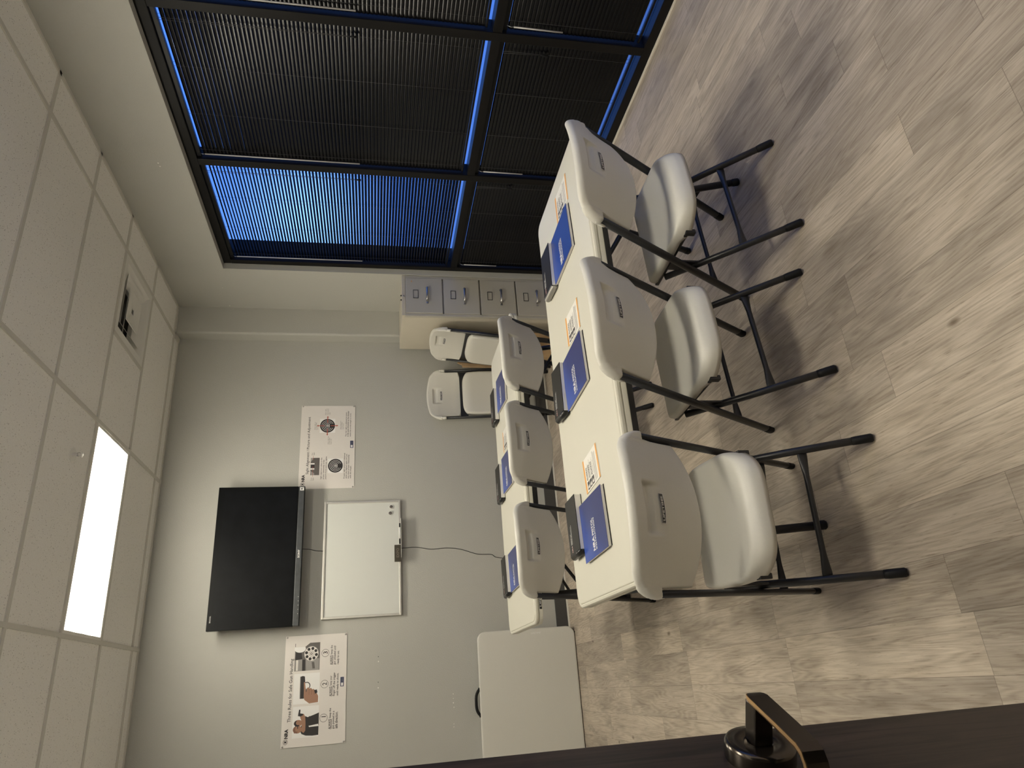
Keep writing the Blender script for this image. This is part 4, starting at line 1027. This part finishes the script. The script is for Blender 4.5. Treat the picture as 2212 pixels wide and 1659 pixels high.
# ------------------------------------------------------------------ door, opened into the room on the left
ph = math.radians(23.5)
dv = Vector((math.sin(ph), math.cos(ph), 0)); nv = Vector((dv.y, -dv.x, 0))
axis_pt = Vector((-0.0909, 0.9177, 1.04)) - nv * 0.022      # lever axis on the door face
door = struct(empty('door_1', (axis_pt.x, axis_pt.y, 0), -ph))   # local +Y runs to the free edge, +X is the room-side face normal
MB().box(-0.044, 0.0, -0.855, 0.068, 0.008, 2.065, 'doorwood', 0.0015).build('leaf', door)
RY = Matrix.Translation((0, 0, 1.04)) @ Matrix.Rotation(PI / 2, 4, 'Y')
hd = empty('lever_handle'); hd.parent = door
MB().lathe([(0.0435, 0.0), (0.0440, 0.003), (0.0440, 0.017), (0.0425, 0.0205), (0.040, 0.022), (0.017, 0.022), (0.0155, 0.0205), (0.013, 0.020), (0.0005, 0.020)], 'bronze', 48, RY).build('rose', hd)
nk = MB(); nk.box(0.019, 0.0715, -0.010, 0.0155, 1.04 - 0.0125, 1.04 + 0.0125, 'bronze', 0.003); nk.build('neck', hd)
# flat bar, bent back to the door at its end; bright strip paints the light caught on its upper edge
pth = [(0.0722, 0.0170), (0.0728, 0.0150), (0.0732, 0.0115), (0.0735, 0.006), (0.073, 0.0), (0.069, -0.06), (0.066, -0.096), (0.062, -0.106), (0.054, -0.113), (0.020, -0.128), (0.012, -0.131)]
lv = MB(); lo = []
for i, (x, y) in enumerate(pth):
    a_ = Vector(pth[max(0, i - 1)]); b_ = Vector(pth[min(len(pth) - 1, i + 1)]); tg = (b_ - a_).normalized(); nn = Vector((-tg.y, tg.x)); th = 0.0038
    hh = {0: 0.0055, 1: 0.0095, 2: 0.0125, 10: 0.0115}.get(i, 0.0140)
    A = Vector((x, y)) + nn * th; B = Vector((x, y)) - nn * th
    lo.append([(A.x, A.y, 1.04 - hh), (B.x, B.y, 1.04 - hh), (B.x, B.y, 1.04 + hh - 0.0015), (B.x * .6 + A.x * .4, B.y * .6 + A.y * .4, 1.04 + hh), (A.x, A.y, 1.04 + hh)])
lv.rings(lo, 'bronze'); lv.build('lever', hd)
ed = MB(); le = [[Vector(l[4]) + Vector((0, 0, 0.0004)), Vector(l[3]) + Vector((0, 0, 0.0004)), Vector(l[2]) + Vector((0, 0, 0.0006)), Vector(l[2]) + Vector((0, 0, -0.0010)), Vector(l[4]) + Vector((0, 0, -0.0010))] for l in lo]
ed.rings(le, 'bronzeglint'); ed.build('lever_glint', hd)
fr = MB(); fr.box(DX0 - 0.05, DX0 + 0.012, YF - 0.125, YF + 0.012, 0, DZ + 0.05, 'frame', 0.003); fr.box(DX1 - 0.012, DX1 + 0.05, YF - 0.125, YF + 0.012, 0, DZ + 0.05, 'frame', 0.003); fr.box(DX0, DX1, YF - 0.125, YF + 0.012, DZ - 0.012, DZ + 0.05, 'frame', 0.003)
struct(fr.build('trim_4'))

# ------------------------------------------------------------------ dusk sky
wd = bpy.data.worlds.new('dusk'); sc.world = wd; wd.use_nodes = True; nt = wd.node_tree
bg = nt.nodes['Background']; tc = nt.nodes.new('ShaderNodeTexCoord'); sep = nt.nodes.new('ShaderNodeSeparateXYZ'); nt.links.new(tc.outputs['Generated'], sep.inputs[0])
el = ramp(nt, nmath(nt, 'MULTIPLY_ADD', sep.outputs[2], 0.5, 0.5), [(0.0, (0.05, 0.13, 0.42)), (0.47, (0.08, 0.21, 0.70)), (0.55, (0.10, 0.27, 0.86)), (0.75, (0.11, 0.28, 0.95)), (1.0, (0.08, 0.22, 0.80))])
def lobe(az, elv, k):
    a, e = math.radians(az), math.radians(elv)
    n = nt.nodes.new('ShaderNodeVectorMath'); n.operation = 'DOT_PRODUCT'; nt.links.new(tc.outputs['Generated'], n.inputs[0]); n.inputs[1].default_value = (math.sin(a) * math.cos(e), math.cos(a) * math.cos(e), math.sin(e))
    return nmath(nt, 'POWER', nmath(nt, 'MAXIMUM', n.outputs['Value'], 0.0), k)
g1 = nmath(nt, 'MULTIPLY', lobe(37.0, 5, 420), 0.8)
col = mixcol(nt, 1.0, el, mixcol(nt, g1, (0.0, 0.0, 0.0), (0.45, 0.75, 1.0)), 'ADD')
nt.links.new(col, bg.inputs['Color']); bg.inputs['Strength'].default_value = 0.62

# ------------------------------------------------------------------ camera (the photograph is turned a quarter to the left)
rx, ry, rz = math.radians(-11.172), math.radians(-0.2065), math.radians(-23.787)
R = Matrix.Rotation(rz, 3, 'Z') @ Matrix.Rotation(rx, 3, 'X') @ Matrix.Rotation(ry, 3, 'Y')
rt, fw_, up = R @ Vector((1, 0, 0)), R @ Vector((0, 1, 0)), R @ Vector((0, 0, 1))
cam = bpy.data.cameras.new('camera'); co = bpy.data.objects.new('camera', cam); COL.objects.link(co)
X_, Y_, Z_ = -up, rt, -fw_
co.matrix_world = Matrix(((X_.x, Y_.x, Z_.x, 0), (X_.y, Y_.y, Z_.y, 0), (X_.z, Y_.z, Z_.z, 1.522), (0, 0, 0, 1)))
cam.sensor_fit = 'HORIZONTAL'; cam.sensor_width = 36.0; cam.lens = 36.0 * 1495.45 / 2212.0; cam.clip_start = 0.02; cam.clip_end = 200
sc.camera = co

vs_ = sc.view_settings
sc.display_settings.display_device = 'sRGB'
vs_.view_transform = 'Standard'; vs_.look = 'None'; vs_.exposure = 1.32; vs_.gamma = 1.0; vs_.use_curve_mapping = False
sc.cycles.use_denoising = True
sc.cycles.max_bounces = 8; sc.cycles.diffuse_bounces = 5; sc.cycles.glossy_bounces = 4; sc.cycles.transparent_max_bounces = 12
sc.cycles.sample_clamp_indirect = 6.0; sc.cycles.caustics_reflective = False; sc.cycles.caustics_refractive = False
